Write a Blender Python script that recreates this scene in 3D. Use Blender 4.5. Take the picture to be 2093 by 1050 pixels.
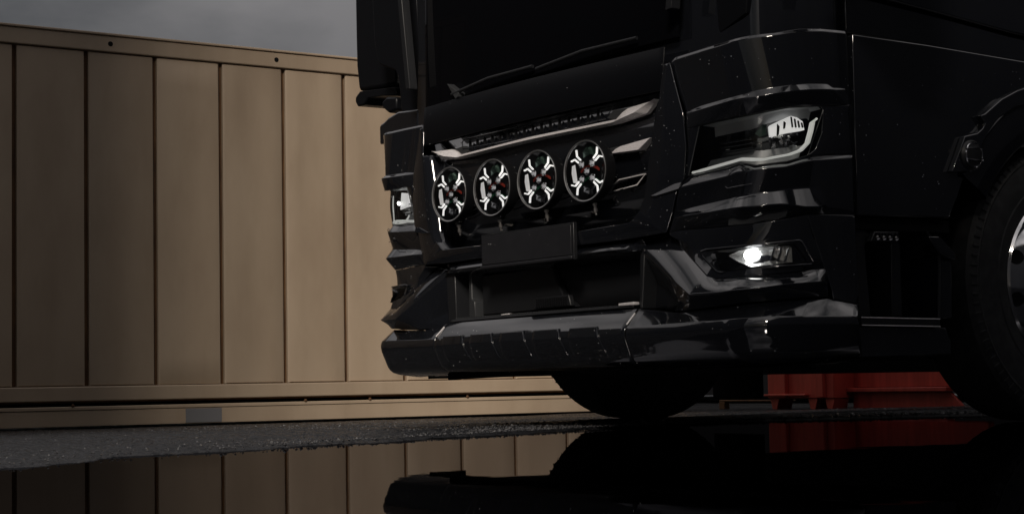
import bpy, bmesh, math, random
import numpy as np
from mathutils import Vector, Matrix

random.seed(7); np.random.seed(7)
scene = bpy.context.scene
for ob in list(bpy.data.objects): bpy.data.objects.remove(ob)
COL = scene.collection

# ------------------------------------------------------------------ camera
def make_camera():
    yaw, pitch, roll = 2.5607418, 0.0617951, -0.0182333
    fwd = Vector((math.cos(yaw)*math.cos(pitch), math.sin(yaw)*math.cos(pitch), math.sin(pitch)))
    right = Vector((math.sin(yaw), -math.cos(yaw), 0)); up = right.cross(fwd)
    r = right*math.cos(roll) + up*math.sin(roll); u = -right*math.sin(roll) + up*math.cos(roll)
    cd = bpy.data.cameras.new('camera'); co = bpy.data.objects.new('camera', cd); COL.objects.link(co)
    m = Matrix((( r.x, u.x, -fwd.x, 5.3303), (r.y, u.y, -fwd.y, -3.577), (r.z, u.z, -fwd.z, 0.1744), (0, 0, 0, 1)))
    co.matrix_world = m
    cd.sensor_fit = 'HORIZONTAL'; cd.sensor_width = 36; cd.lens = 3530.28/2093*36
    cd.shift_y = 39.308/2093
    cd.clip_start = 0.02; cd.clip_end = 600
    scene.camera = co
make_camera()

# ------------------------------------------------------------------ sky, sun, exposure
SUN_DIR = Vector((0.66, -0.55, 0.48)).normalized()        # towards the sun
SUN_STRENGTH = 2.85; SUN_ANGLE = 11.5; SKY_STRENGTH = 0.058; EXPOSURE = 0.0
def make_light():
    w = bpy.data.worlds.new('World'); scene.world = w; w.use_nodes = True
    nt = w.node_tree; nt.nodes.clear()
    N = lambda t: nt.nodes.new(t); L = nt.links.new
    out = N('ShaderNodeOutputWorld'); bg = N('ShaderNodeBackground')
    sky = N('ShaderNodeTexSky'); sky.sky_type = 'NISHITA'; sky.sun_disc = False
    sky.sun_elevation = math.asin(SUN_DIR.z); sky.sun_rotation = math.atan2(SUN_DIR.x, SUN_DIR.y)
    sky.air_density = 1.0; sky.dust_density = 1.5; sky.ozone_density = 1.0
    tc = N('ShaderNodeTexCoord')
    mp = N('ShaderNodeMapping'); mp.inputs['Scale'].default_value = (1, 1, 2.2); mp.inputs['Location'].default_value = (7.9, 6.1, 4.4)
    L(tc.outputs['Generated'], mp.inputs['Vector'])
    no = N('ShaderNodeTexNoise'); no.inputs['Scale'].default_value = 3.0; no.inputs['Detail'].default_value = 7; no.inputs['Roughness'].default_value = .52
    L(mp.outputs['Vector'], no.inputs['Vector'])
    ramp = N('ShaderNodeValToRGB'); e = ramp.color_ramp.elements
    e[0].position = .36; e[0].color = (.30, .295, .295, 1); e[1].position = .64; e[1].color = (1.55, 1.46, 1.44, 1)
    L(no.outputs['Fac'], ramp.inputs['Fac'])
    # overcast cloud layer: brighter towards the zenith
    sx = N('ShaderNodeSeparateXYZ'); L(tc.outputs['Generated'], sx.inputs[0])
    ma = N('ShaderNodeMath'); ma.operation = 'MULTIPLY_ADD'; ma.use_clamp = False
    L(sx.outputs['Z'], ma.inputs[0]); ma.inputs[1].default_value = 9.0; ma.inputs[2].default_value = .2
    mx = N('ShaderNodeMath'); mx.operation = 'MAXIMUM'; L(ma.outputs[0], mx.inputs[0]); mx.inputs[1].default_value = .2
    mul = N('ShaderNodeMixRGB'); mul.blend_type = 'MULTIPLY'; mul.inputs[0].default_value = 1
    L(ramp.outputs['Color'], mul.inputs[1]); L(mx.outputs[0], mul.inputs[2])
    mix = N('ShaderNodeMixRGB'); mix.inputs[0].default_value = .93
    L(sky.outputs['Color'], mix.inputs[1]); L(mul.outputs['Color'], mix.inputs[2])
    L(mix.outputs['Color'], bg.inputs['Color']); bg.inputs['Strength'].default_value = SKY_STRENGTH
    L(bg.outputs[0], out.inputs['Surface'])
    sd = bpy.data.lights.new('sun', 'SUN'); so = bpy.data.objects.new('sun', sd); COL.objects.link(so)
    sd.energy = SUN_STRENGTH; sd.angle = math.radians(SUN_ANGLE); sd.color = (1.0, .90, .78)
    so.rotation_euler = (-SUN_DIR).to_track_quat('-Z', 'Y').to_euler(); so.location = (6, -8, 8)
    v = scene.view_settings; v.view_transform = 'Standard'; v.look = 'None'; v.gamma = 1; v.exposure = EXPOSURE
    v.use_curve_mapping = False
make_light()

# ------------------------------------------------------------------ measured outlines of the truck
# (s, z, o): s = metres along the bumper line from the truck's centre line, round the corner and down the side,
# z = height, o = how far the sheet stands out from that line.  Others are (x, z) or (y, z) in metres.
D = {
 'c_top': [(0.8233,1.2425,0),(0.845,1.2506,0),(0.9737,1.255,0.01),(1.1116,1.256,0.03),(1.2476,1.2654,0.05),(1.3257,1.2803,0.045),(1.4109,1.2884,0.03),(1.526,1.2949,0.006)],
 'c_l1t': [(0.8925,1.0607,0),(0.9743,1.0701,0.008),(1.1295,1.0736,0.028),(1.2559,1.0963,0.04),(1.3076,1.1053,0.036),(1.4266,1.115,0.02),(1.4474,1.1017,0.022),(1.5213,1.107,0.012)],
 'c_l1b': [(0.8964,1.055,0.004),(1.0662,1.0599,0.036),(1.1914,1.0653,0.054),(1.2595,1.0756,0.06),(1.3453,1.0887,0.048),(1.4374,1.0966,0.03),(1.5211,1.1038,0.012)],
 'hl_top': [(0.9073,1.0037,0.014),(0.9885,1.0074,0.02),(1.1771,1.0113,0.036),(1.2834,1.0327,0.036),(1.3984,1.0436,0.02),(1.5216,1.0555,0.014)],
 'hl_bot': [(0.8822,0.841,0.002),(0.9195,0.8493,0.002),(1.0694,0.8565,0.002),(1.1357,0.8636,0.002),(1.1881,0.8516,0.002),(1.2862,0.862,0.002),(1.3577,0.882,0.002),(1.5394,0.895,0.002)],
 'hl_led': [(0.8698,0.8103,0.018),(1.1051,0.8259,0.026),(1.187,0.838,0.026),(1.2695,0.8433,0.026),(1.3566,0.8653,0.022),(1.5312,0.884,0.01)],
 'l2t': [(0.8198,0.7292,0),(0.9016,0.7396,0.004),(1.063,0.752,0.006),(1.2073,0.7641,0.006),(1.2729,0.7722,0.006),(1.3436,0.779,0.006),(1.4164,0.7804,0.01),(1.5295,0.7848,0.012)],
 'l2b': [(0.8298,0.7131,0.01),(0.8908,0.7135,0.028),(1.034,0.7149,0.036),(1.1857,0.72,0.036),(1.2557,0.7238,0.036),(1.2926,0.7205,0.036),(1.3282,0.7147,0.034),(1.3866,0.7162,0.03),(1.4167,0.7235,0.012),(1.5293,0.7275,0.012)],
 'm1': [(0.8044,0.666,0.01),(0.8602,0.6717,0),(0.9842,0.6683,-0.004),(1.1715,0.6666,-0.006),(1.2682,0.6793,-0.004),(1.3506,0.6946,0.004),(1.5323,0.6958,0.012)],
 'jl_a': [(0.9073,1.0037,0.014),(0.9057,0.9439,0.01),(0.8924,0.8805,0.006),(0.8799,0.8412,0.002)],
 'jl_b': [(0.9826,1.0087,0.014),(0.9637,1.0032,0.012),(0.9283,0.9171,0.006),(0.8987,0.8458,0.002)],
 'jr_a': [(1.4024,1.0448,0.014),(1.4148,1.0296,0.014),(1.4075,0.9538,0.01),(1.3846,0.9029,0.006),(1.3577,0.882,0.002)],
 'jr_b': [(1.5216,1.0555,0.014),(1.5246,1.0304,0.012),(1.5282,0.9669,0.01),(1.5344,0.9198,0.006),(1.5394,0.8934,0.002)],
 'lens_t': [(0.965,1.0064,0.01),(0.9786,1.0079,0.01),(1.1712,1.0138,0.01),(1.2917,1.0354,0.01),(1.4051,1.0439,0.01),(1.416,1.0366,0.01)],
 'lens_m': [(0.9437,0.931,0.014),(1.1206,0.9339,0.014),(1.241,0.947,0.014),(1.3023,0.9532,0.014),(1.369,0.9549,0.014),(1.4049,0.9563,0.014)],
 'lens_b': [(0.9031,0.8485,0.004),(0.9216,0.8498,0.004),(1.0714,0.8578,0.004),(1.137,0.8649,0.004),(1.1884,0.853,0.004),(1.2856,0.8633,0.004),(1.3566,0.8833,0.004)],
 'drl_t': [(0.9115,0.8595,-0.012),(0.9413,0.8693,-0.012),(1.0502,0.8803,-0.012),(1.1324,0.8872,-0.012),(1.1711,0.8841,-0.012),(1.2101,0.8791,-0.012),(1.2913,0.8924,-0.012),(1.3263,0.905,-0.012),(1.3498,0.925,-0.012),(1.363,0.9638,-0.012),(1.3702,0.9912,-0.012),(1.3986,1.0068,-0.012)],
 'drl_b': [(0.9188,0.8555,-0.006),(0.9533,0.8537,-0.006),(1.0553,0.8634,-0.006),(1.1306,0.871,-0.006),(1.1724,0.8654,-0.006),(1.2098,0.8658,-0.006),(1.3032,0.8827,-0.006),(1.3456,0.897,-0.006),(1.3748,0.9249,-0.006),(1.3893,0.9639,-0.006),(1.3974,0.9959,-0.006),(1.3977,1.0041,-0.006)],
 'proj': [(1.2353,0.9832,-0.03),(1.2734,0.9987,-0.03),(1.3179,1.0155,-0.03),(1.3415,1.0111,-0.03),(1.3627,0.999,-0.03),(1.3688,0.9711,-0.03),(1.3057,0.9614,-0.03),(1.2384,0.9493,-0.03)],
 'green': [(1.1757,0.9595,-0.04),(1.2078,0.9891,-0.04),(1.2259,0.9872,-0.04),(1.2237,0.9555,-0.04),(1.2005,0.9494,-0.04)],
 'clus': [(1.2302,0.9373,-0.03),(1.3641,0.9628,-0.03),(1.3602,0.9277,-0.03),(1.3301,0.9066,-0.03),(1.2314,0.893,-0.03)],
 'ledl': [(1.013,0.9433,-0.03),(1.1599,0.9434,-0.03),(1.1652,0.9136,-0.03),(1.0119,0.9134,-0.03)],
 'man': [(1.2523,0.9451,-0.024),(1.2927,0.9518,-0.024)],
 'hatch_u': [(1.1022,0.8272,0.021),(1.1232,0.8405,0.021),(1.142,0.8465,0.021),(1.1745,0.843,0.021),(1.1867,0.8345,0.021)],
 'hatch_l': [(1.0856,0.7929,0.018),(1.0947,0.7861,0.018),(1.1342,0.7882,0.018),(1.1786,0.7929,0.018)],
 'v_in': [(0.7687,0.6556,-0.034),(0.7978,0.6449,-0.029),(0.9048,0.5755,0.006),(1.0069,0.5089,0.036),(1.0422,0.499,0.032),(1.201,0.5032,0.014),(1.3346,0.5145,0.004),(1.373,0.5194,0.004),(1.4115,0.5213,0.004)],
 'v_out': [(0.6125,0.6319,-0.021),(0.7239,0.5763,0.008),(0.8416,0.5138,0.041),(0.9616,0.4502,0.075),(1.1052,0.4493,0.07),(1.2021,0.4607,0.054),(1.2651,0.4704,0.046),(1.3749,0.4784,0.034),(1.412,0.4816,0.012)],
 'b0': [(0.6138,0.4208,0.002),(0.7239,0.4125,0.002),(0.8317,0.3995,0.002),(1.0751,0.4094,0.002),(1.2588,0.4201,0.004),(1.4096,0.4285,0.01),(1.4309,0.4221,0.014),(1.5339,0.4071,0.018)],
 'wing_a': [(1.3505,0.6914,0.004),(1.381,0.5978,0.004),(1.4132,0.5039,0.006),(1.4295,0.4473,0.012),(1.4279,0.4219,0.018)],
 'wing_b': [(1.5322,0.6926,0.012),(1.5348,0.6006,0.012),(1.5354,0.5053,0.014),(1.5351,0.4419,0.016),(1.5339,0.4071,0.018)],
 'fp_l': [(0.8044,0.666,0.01),(0.8094,0.651,0.004)],
 'fog_t': [(0.9737,0.5912,0.022),(0.9984,0.5958,0.022),(1.1489,0.5957,0.022),(1.2312,0.6012,0.022),(1.3082,0.609,0.022),(1.316,0.6051,0.022)],
 'fog_b': [(0.9776,0.5749,0.022),(1.0398,0.5215,0.022),(1.0593,0.5164,0.022),(1.2364,0.5273,0.022),(1.348,0.5336,0.022),(1.3549,0.543,0.022)],
 'fogi_t': [(0.9962,0.5896,0.02),(1.1479,0.5912,0.02),(1.2313,0.5967,0.02),(1.3105,0.6053,0.02)],
 'fogi_b': [(1.0576,0.5221,0.02),(1.2368,0.5329,0.02),(1.3197,0.5399,0.02),(1.336,0.5415,0.02)],
 'fcup': [(1.0876,0.5692,0.015),(1.1316,0.5827,0.015),(1.1778,0.5869,0.015),(1.2385,0.592,0.015),(1.2794,0.5924,0.015),(1.2877,0.5866,0.015),(1.2883,0.5402,0.015),(1.237,0.5351,0.015),(1.1677,0.529,0.015),(1.1305,0.547,0.015)],
 'fbulb': [(1.1696,0.5707,0.015)],
 'b1': [(0.6637,0.3566,0.056),(0.8754,0.36,0.056),(1.0877,0.3629,0.056),(1.2478,0.3686,0.056),(1.361,0.3688,0.056),(1.4911,0.3689,0.056)],
 'b2': [(0.6448,0.2843,0.046),(1.0859,0.2864,0.046),(1.2475,0.2905,0.046),(1.5029,0.2927,0.046)],
 'b3': [(0.6012,0.2302,0.01),(1.0483,0.2292,0.01),(1.2523,0.2279,0.01),(1.5347,0.2402,0.01)],
 'bc0': [(-0.5815,0.4109,0.018),(0.6145,0.4206,0.018)],
 'rec': [(0.7873,1.118,0.022),(0.7771,1.1045,0.022),(0.7463,0.9904,0.022),(0.7025,0.792,0.022),(0.6786,0.7525,0.022),(0.6241,0.7153,0.022)],
 'seam': [(0.8353,1.2356,0.016),(0.8948,1.0509,0.016),(0.9049,0.9436,0.016),(0.892,0.8375,0.016),(0.8558,0.8037,0.016),(0.8271,0.7229,0.016),(0.8014,0.6693,0.016)],
 'wedge': [(0.7325,0.7942,0.02),(0.853,0.829,0.008),(0.8816,0.8376,0.006),(0.8734,0.8063,0.026),(0.7637,0.7926,0.024)],
 'bar_t': [(-0.7619,1.1457,-0.012),(-0.6014,1.1282,-0.012),(-0.5701,1.1037,-0.012),(-0.221,1.0951,-0.012),(0.1648,1.0898,-0.012),(0.5236,1.0863,-0.012),(0.5567,1.1054,-0.012),(0.5891,1.1155,-0.012),(0.7276,1.1245,-0.012)],
 'bar_b': [(-0.7495,1.1039,-0.012),(-0.6028,1.0896,-0.012),(-0.4524,1.0854,-0.012),(-0.178,1.0775,-0.012),(0.1643,1.0733,-0.012),(0.5231,1.0722,-0.012),(0.5878,1.0767,-0.012),(0.682,1.0862,-0.012),(0.7276,1.1245,-0.012)],
 'slot': [(-0.5091,1.1109,-0.02),(-0.5145,1.1356,-0.02),(-0.4991,1.1486,-0.02),(-0.0411,1.1417,-0.02),(0.3374,1.1373,-0.02),(0.5034,1.1387,-0.02),(0.4605,1.0996,-0.02),(0.1538,1.0945,-0.02),(-0.234,1.1007,-0.02)],
 'fin2': [(0.495,0.9695,-0.012),(0.5201,0.9844,-0.012),(0.5447,0.9908,-0.012),(0.6982,1.0019,-0.012),(0.6469,0.9655,-0.012),(0.5277,0.9683,-0.012)],
 'fin2d': [(0.4593,0.9912,-0.02),(0.5025,0.9933,-0.02),(0.5336,0.9938,-0.02),(0.4819,0.9705,-0.02)],
 'fin3': [(0.4953,0.8602,-0.012),(0.5245,0.8754,-0.012),(0.6672,0.8809,-0.012),(0.6194,0.8473,-0.012),(0.4987,0.8388,-0.012),(0.4699,0.8417,-0.012)],
 'fl1': [(-0.5972,1.131,-0.018),(-0.5073,1.1297,-0.018),(-0.508,1.1094,-0.018),(-0.5775,1.1061,-0.018)],
 'fl2': [(0.4655,1.0999,-0.018),(0.5012,1.123,-0.018),(0.5838,1.1199,-0.018),(0.5456,1.1074,-0.018),(0.5148,1.0885,-0.018)],
 'plate': [(-0.2453,0.7369,0.045),(0.3569,0.7337,0.045),(0.3569,0.6135,0.045),(-0.2449,0.6251,0.045)],
 'lowlip': [(-0.7208,0.6437,0.02),(-0.2912,0.6323,0.02),(0.3488,0.6275,0.02),(0.6595,0.6271,0.02)],
 'hoodbot': [(-0.7411,0.6792,0.016),(-0.5933,0.6668,0.016),(0.3444,0.6523,0.016),(0.8013,0.666,0.016)],
 'recbot': [(-0.6182,0.7217,0.022),(-0.345,0.7141,0.022),(0.354,0.7055,0.022),(0.6241,0.7153,0.022)],
 'lgl': [(-0.5523,0.4293,-0),(0.6223,0.4372,-0)],
 'slotline': [(-0.5058,1.3101,0),(0.0813,1.2954,0),(0.534,1.2906,0)],
 'wtri': [(-0.5781,1.3828,0),(-0.4847,1.3325,0),(-0.4892,1.3174,0),(-0.5099,1.3107,0)],
 'lg1': [(0.0411,0.601,-0.08),(0.1195,0.4874,-0.08)],
 'lg2': [(-0.0486,0.4718,-0.06),(-0.038,0.4897,-0.06),(0.1722,0.4934,-0.06),(0.1858,0.4462,-0.06)],
 'lg3': [(-0.5208,0.5103,-0.06),(-0.4888,0.5009,-0.06),(-0.4789,0.4421,-0.06),(-0.5192,0.4399,-0.06)],
 'lamps': [(-0.4627,0.9204),(-0.1508,0.9147),(0.1542,0.9113),(0.454,0.9096)],
 'mirror': [(-1.7979,1.9979),(-1.7956,1.796),(-1.7921,1.6763),(-1.7754,1.5805),(-1.7638,1.5485),(-1.402,1.5205),(-1.3904,1.9175)],
 'mirror_lip': [(-1.7388,1.5462),(-1.7777,1.5266),(-1.7813,1.5015),(-1.7598,1.4775),(-1.6978,1.4778),(-1.6546,1.5036),(-1.5159,1.4921),(-1.3992,1.4746),(-1.398,1.5146)],
 'knob': [(-1.4274,1.4728),(-1.4778,1.4534),(-1.4695,1.4276),(-1.4117,1.3948),(-1.3446,1.403),(-1.343,1.458)],
 'defl': [(-1.3888,1.9068),(-1.3626,1.7008),(-1.3337,1.6014),(-1.3072,1.5883),(-1.1762,1.543),(-1.1553,1.5181),(-1.1404,1.4365),(-1.1298,1.3558),(-0.9959,1.3115),(-0.9433,1.4088),(-1.0308,1.8357)],
 'shoulder': [(-1.3513,1.3099),(-1.3329,1.3271),(-1.2882,1.3319),(-1.2306,1.3456),(-1.1521,1.3583),(-0.9796,1.3422),(-0.9812,1.2899)],
 'strip': [(-0.9586,1.8127),(-0.9295,1.8069),(-0.8548,1.4036),(-0.8874,1.4065)],
 'side_top': [(0.4397,1.293),(0.7921,1.2901),(1.2654,1.2765)],
 'side_up': [(0.5704,1.4254),(0.8715,1.4001),(1.2152,1.3688)],
 'flare': [(0.8408,0.8552),(0.8853,0.9394),(0.9442,1.0136),(1.0234,1.0901),(1.1002,1.1419),(1.2234,1.1895)],
 'flare_in': [(0.995,0.8665),(1.0436,0.9556),(1.1531,1.0548),(1.2441,1.1009)],
 'flare_step': [(0.8603,0.8612),(0.9262,0.9852),(0.9898,0.9994),(1.0175,1.0181),(1.0332,1.0361),(1.01,1.0616),(1.0324,1.07),(1.1195,1.1275),(1.1993,1.1628)],
 'marker': [(0.9506,0.9251)],
 'steplamp': [(0.4967,0.6162),(0.5137,0.6489),(0.6261,0.6509),(0.6087,0.6179)],
 'stepboard': [(0.4301,0.367),(0.7982,0.3625),(0.7971,0.3379),(0.4312,0.3417)],
 'post1': [(0.6583,0.6143),(0.6522,0.3746)],
 'post2': [(0.7808,0.6578),(0.7988,0.6418),(0.8385,0.5831),(0.8282,0.3673)],
 'bracket': [(0.7728,0.6411),(0.8269,0.6428),(0.8978,0.5866),(0.899,0.5632),(0.8216,0.5813)],
 'tyre': [(1.0477,0.6597),(1.0713,0.8835),(1.1601,0.1824)],
 'rim': [(1.2342,0.6309),(1.2791,0.7543),(1.2742,0.4234)],
 'holes': [(-0.7316,1.8193),(0.1238,1.8118)],
 'patch': [(-0.3703,0.0793),(-0.1853,0.0749),(-0.1859,0.0094),(-0.3708,0.0099)],
 'red': [(-3.6576,0.2016),(-3.0174,0.1926),(-3.0257,-0.0033),(-3.666,-0.0034),(-2.1723,0.1354),(-2.0389,0.0088),(-4.4052,0.0706),(-3.8558,0.068)],
 'bolts': [(-0.4574,0.7807),(-0.1586,0.7742),(0.1545,0.7829),(0.4548,0.7779)],
 'dots': [(-0.4619,0.8272),(-0.143,0.8341),(0.1677,0.8408),(0.4659,0.8302)],
 'skirt': [(-0.7237,0.1891),(-0.6958,0.2165),(-0.9613,0.2449)],
}


# plan curve of the cab: gently bowed front, rounded corner, straight side
def plan():
    Xs, x0, b, e, c = 1.275, 1.1, .35, .9, .05
    x = np.linspace(0, x0, 45); y = c*x**2; y0 = y[-1]; a = Xs - x0
    t = np.linspace(0, np.pi/2, 50)[1:]; sy = np.linspace(y0+b, 6, 80)[1:]
    X = np.concatenate([x, x0+a*np.sin(t)**e, np.full(len(sy), Xs)]); Y = np.concatenate([y, y0+b*(1-np.cos(t)**e), sy])
    s = np.concatenate([[0], np.cumsum(np.hypot(np.diff(X), np.diff(Y)))])
    tx = np.gradient(X, s); ty = np.gradient(Y, s)
    for _ in range(3):
        tx[1:-1] = (tx[:-2]+2*tx[1:-1]+tx[2:])/4; ty[1:-1] = (ty[:-2]+2*ty[1:-1]+ty[2:])/4
    l = np.hypot(tx, ty)
    return X, Y, s, ty/l, -tx/l
PX, PY, PS, NX, NY = plan()
def S(s, z, o=0.0):
    sg = -1 if s < 0 else 1; a = abs(s)
    f = lambda A: float(np.interp(a, PS, A))
    return (sg*(f(PX)+o*f(NX)), f(PY)+o*f(NY), z)
def outward(s):
    sg = -1 if s < 0 else 1; a = abs(s)
    return Vector((sg*float(np.interp(a, PS, NX)), float(np.interp(a, PS, NY)), 0))

# ------------------------------------------------------------------ materials
MATS = {}
def principled(name, base, rough, metal=0.0, **kw):
    m = bpy.data.materials.new(name); m.use_nodes = True
    b = m.node_tree.nodes['Principled BSDF']
    b.inputs['Base Color'].default_value = (*base, 1); b.inputs['Roughness'].default_value = rough
    b.inputs['Metallic'].default_value = metal
    for k, v in kw.items(): b.inputs[k].default_value = v
    MATS[name] = m
    return m, b
def noise_chain(m, scale, detail=6, vec='Object', stretch=(1, 1, 1), rough=.55):
    nt = m.node_tree; tc = nt.nodes.new('ShaderNodeTexCoord'); mp = nt.nodes.new('ShaderNodeMapping')
    mp.inputs['Scale'].default_value = stretch
    nt.links.new(tc.outputs[vec], mp.inputs['Vector'])
    n = nt.nodes.new('ShaderNodeTexNoise'); n.inputs['Scale'].default_value = scale; n.inputs['Detail'].default_value = detail
    n.inputs['Roughness'].default_value = rough
    nt.links.new(mp.outputs['Vector'], n.inputs['Vector'])
    return n
def ramp(m, src, stops):
    r = m.node_tree.nodes.new('ShaderNodeValToRGB'); r.color_ramp.elements.remove(r.color_ramp.elements[1])
    for i, (p, c) in enumerate(stops):
        e = r.color_ramp.elements[0] if i == 0 else r.color_ramp.elements.new(p)
        e.position = p; e.color = (*c, 1) if len(c) == 3 else c
    m.node_tree.links.new(src, r.inputs['Fac']); return r
def bump(m, b, src, strength, dist):
    bn = m.node_tree.nodes.new('ShaderNodeBump'); bn.inputs['Strength'].default_value = strength; bn.inputs['Distance'].default_value = dist
    m.node_tree.links.new(src, bn.inputs['Height']); m.node_tree.links.new(bn.outputs['Normal'], b.inputs['Normal']); return bn
def grey(v): return (v, v, v)

def make_materials():
    # black gloss paint with faint road film
    m, b = principled('black_paint', (.0082, .0092, .0122), .07, 0, **{'Coat Weight': 1.0, 'Coat Roughness': .03, 'Coat IOR': 1.55, 'IOR': 1.55})
    n = noise_chain(m, 9, 5); r = ramp(m, n.outputs['Fac'], [(.35, grey(.05)), (.75, grey(.13))]); m.node_tree.links.new(r.outputs['Color'], b.inputs['Roughness'])
    # satin dark plastic
    m, b = principled('dark_plastic', (.012, .0128, .015), .42)
    n = noise_chain(m, 420, 2); bump(m, b, n.outputs['Fac'], .25, .0008)
    m, b = principled('matte_black', (.005, .0053, .0065), .7, 0, **{'Specular IOR Level': .12})
    m, b = principled('plate_plastic', (.017, .0175, .021), .42)
    n = noise_chain(m, 30, 4); r = ramp(m, n.outputs['Fac'], [(.3, grey(.36)), (.7, grey(.5))]); m.node_tree.links.new(r.outputs['Color'], b.inputs['Roughness'])
    # brushed silver trim
    m, b = principled('silver_trim', (.78, .75, .76), .30, .2)
    n = noise_chain(m, 60, 4, stretch=(1, 1, 12)); r = ramp(m, n.outputs['Fac'], [(.3, grey(.22)), (.7, grey(.38))]); m.node_tree.links.new(r.outputs['Color'], b.inputs['Roughness'])
    principled('satin_black', (.0055, .006, .0078), .35, 0, **{'Specular IOR Level': .16})
    principled('grey_trim', (.035, .037, .04), .35)
    principled('chrome', (.75, .75, .76), .10, 1.0)
    principled('bright_reflector', (.86, .85, .83), .16, .7)
    principled('lamp_white', (.5, .5, .5), .2, .75)
    principled('lamp_bowl', (.45, .46, .47), .3, .3)
    principled('fog_glass', (.20, .19, .19), .12, .6)
    principled('dark_chrome', (.14, .14, .15), .18, 1.0)
    principled('green_reflector', (.05, .085, .07), .2, .6)
    principled('red_tint', (.10, .012, .006), .2, .5)
    principled('rim_steel', (.42, .42, .43), .28, .8)
    principled('tint_red', (.55, .07, .045), .25, .4)
    principled('tint_green', (.05, .26, .13), .25, .4)
    principled('steel_bolt', (.55, .52, .5), .32, 1.0)
    m, b = principled('light_guide', (.6, .6, .57), .28); b.inputs['Emission Color'].default_value = (1, 1, .93, 1); b.inputs['Emission Strength'].default_value = .36
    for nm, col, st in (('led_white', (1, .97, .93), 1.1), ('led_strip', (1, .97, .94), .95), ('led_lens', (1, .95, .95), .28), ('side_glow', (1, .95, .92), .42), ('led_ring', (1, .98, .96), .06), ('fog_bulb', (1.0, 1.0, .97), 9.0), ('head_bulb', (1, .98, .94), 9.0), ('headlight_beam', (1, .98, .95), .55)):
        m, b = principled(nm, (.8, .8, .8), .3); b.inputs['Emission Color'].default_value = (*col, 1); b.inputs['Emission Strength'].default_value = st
    # thin clear glass
    m = bpy.data.materials.new('clear_lens'); m.use_nodes = True; nt = m.node_tree; nt.nodes.clear()
    o = nt.nodes.new('ShaderNodeOutputMaterial'); t = nt.nodes.new('ShaderNodeBsdfTransparent'); g = nt.nodes.new('ShaderNodeBsdfGlossy')
    t.inputs[0].default_value = (.86, .87, .87, 1); g.inputs['Roughness'].default_value = .03; g.inputs[0].default_value = (.9, .9, .9, 1)
    f = nt.nodes.new('ShaderNodeFresnel'); f.inputs['IOR'].default_value = 1.45; mx = nt.nodes.new('ShaderNodeMixShader')
    nt.links.new(f.outputs[0], mx.inputs[0]); nt.links.new(t.outputs[0], mx.inputs[1]); nt.links.new(g.outputs[0], mx.inputs[2]); nt.links.new(mx.outputs[0], o.inputs[0])
    MATS['clear_lens'] = m
    m, b = principled('windscreen_glass', (.0035, .0037, .005), .03, 0, **{'IOR': 1.12})
    m, b = principled('water_drop', (.75, .77, .8), .03, 0, **{'IOR': 1.33, 'Alpha': .6})
    # tyre
    m, b = principled('rubber', (.0075, .0075, .008), .62, 0, **{'Specular IOR Level': .25})
    n = noise_chain(m, 26, 6); r = ramp(m, n.outputs['Fac'], [(.35, (.018, .019, .021)), (.7, (.036, .037, .039))]); m.node_tree.links.new(r.outputs['Color'], b.inputs['Base Color'])
    bump(m, b, n.outputs['Fac'], .2, .004)
    # container paint: beige enamel with rain streaks and rubbing
    m, b = principled('beige_enamel', (.42, .34, .25), .48)
    n1 = noise_chain(m, 2.0, 5, 'Object', (1, 1.2, .5)); n2 = noise_chain(m, 3.5, 6, 'Object', (1, 1.6, .35)); n3 = noise_chain(m, 38, 4, 'Object')
    r1 = ramp(m, n1.outputs['Fac'], [(.28, (.368, .281, .202)), (.5, (.418, .325, .236)), (.72, (.452, .357, .262))])
    r2 = ramp(m, n2.outputs['Fac'], [(.26, (.91, .90, .88)), (.5, (1, 1, 1)), (.8, (1.02, 1.01, 1.0))])
    mm = m.node_tree.nodes.new('ShaderNodeMixRGB'); mm.blend_type = 'MULTIPLY'; mm.inputs[0].default_value = .75
    m.node_tree.links.new(r1.outputs['Color'], mm.inputs[1]); m.node_tree.links.new(r2.outputs['Color'], mm.inputs[2])
    oi = m.node_tree.nodes.new('ShaderNodeObjectInfo'); hs = m.node_tree.nodes.new('ShaderNodeHueSaturation')
    mr = m.node_tree.nodes.new('ShaderNodeMapRange'); mr.inputs[3].default_value = .93; mr.inputs[4].default_value = 1.06
    m.node_tree.links.new(oi.outputs['Random'], mr.inputs[0]); m.node_tree.links.new(mr.outputs[0], hs.inputs['Value'])
    m.node_tree.links.new(mm.outputs['Color'], hs.inputs['Color']); m.node_tree.links.new(hs.outputs['Color'], b.inputs['Base Color'])
    bump(m, b, n3.outputs['Fac'], .12, .003)
    # rusty seam
    m, b = principled('rust_seam', (.10, .048, .018), .8)
    n = noise_chain(m, 14, 6, 'Object', (1, 1, .3)); r = ramp(m, n.outputs['Fac'], [(.3, (.055, .026, .011)), (.6, (.12, .058, .022)), (.8, (.19, .10, .038))]); m.node_tree.links.new(r.outputs['Color'], b.inputs['Base Color'])
    principled('grey_patch', (.17, .17, .18), .6)
    m, b = principled('red_paint', (.42, .06, .04), .5)
    n = noise_chain(m, 6, 6, 'Object', (4, 1, .4)); r = ramp(m, n.outputs['Fac'], [(.3, (.36, .040, .028)), (.7, (.54, .068, .048))]); m.node_tree.links.new(r.outputs['Color'], b.inputs['Base Color'])
    # wet asphalt
    m, b = principled('wet_asphalt', (.028, .028, .030), .3, 0, **{'IOR': 1.4, 'Specular IOR Level': .22})
    n = noise_chain(m, 160, 3); n2 = noise_chain(m, 1.6, 5)
    r = ramp(m, n.outputs['Fac'], [(.3, (.007, .0075, .009)), (.52, (.018, .019, .022)), (.72, (.060, .061, .066))]); m.node_tree.links.new(r.outputs['Color'], b.inputs['Base Color'])
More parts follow.
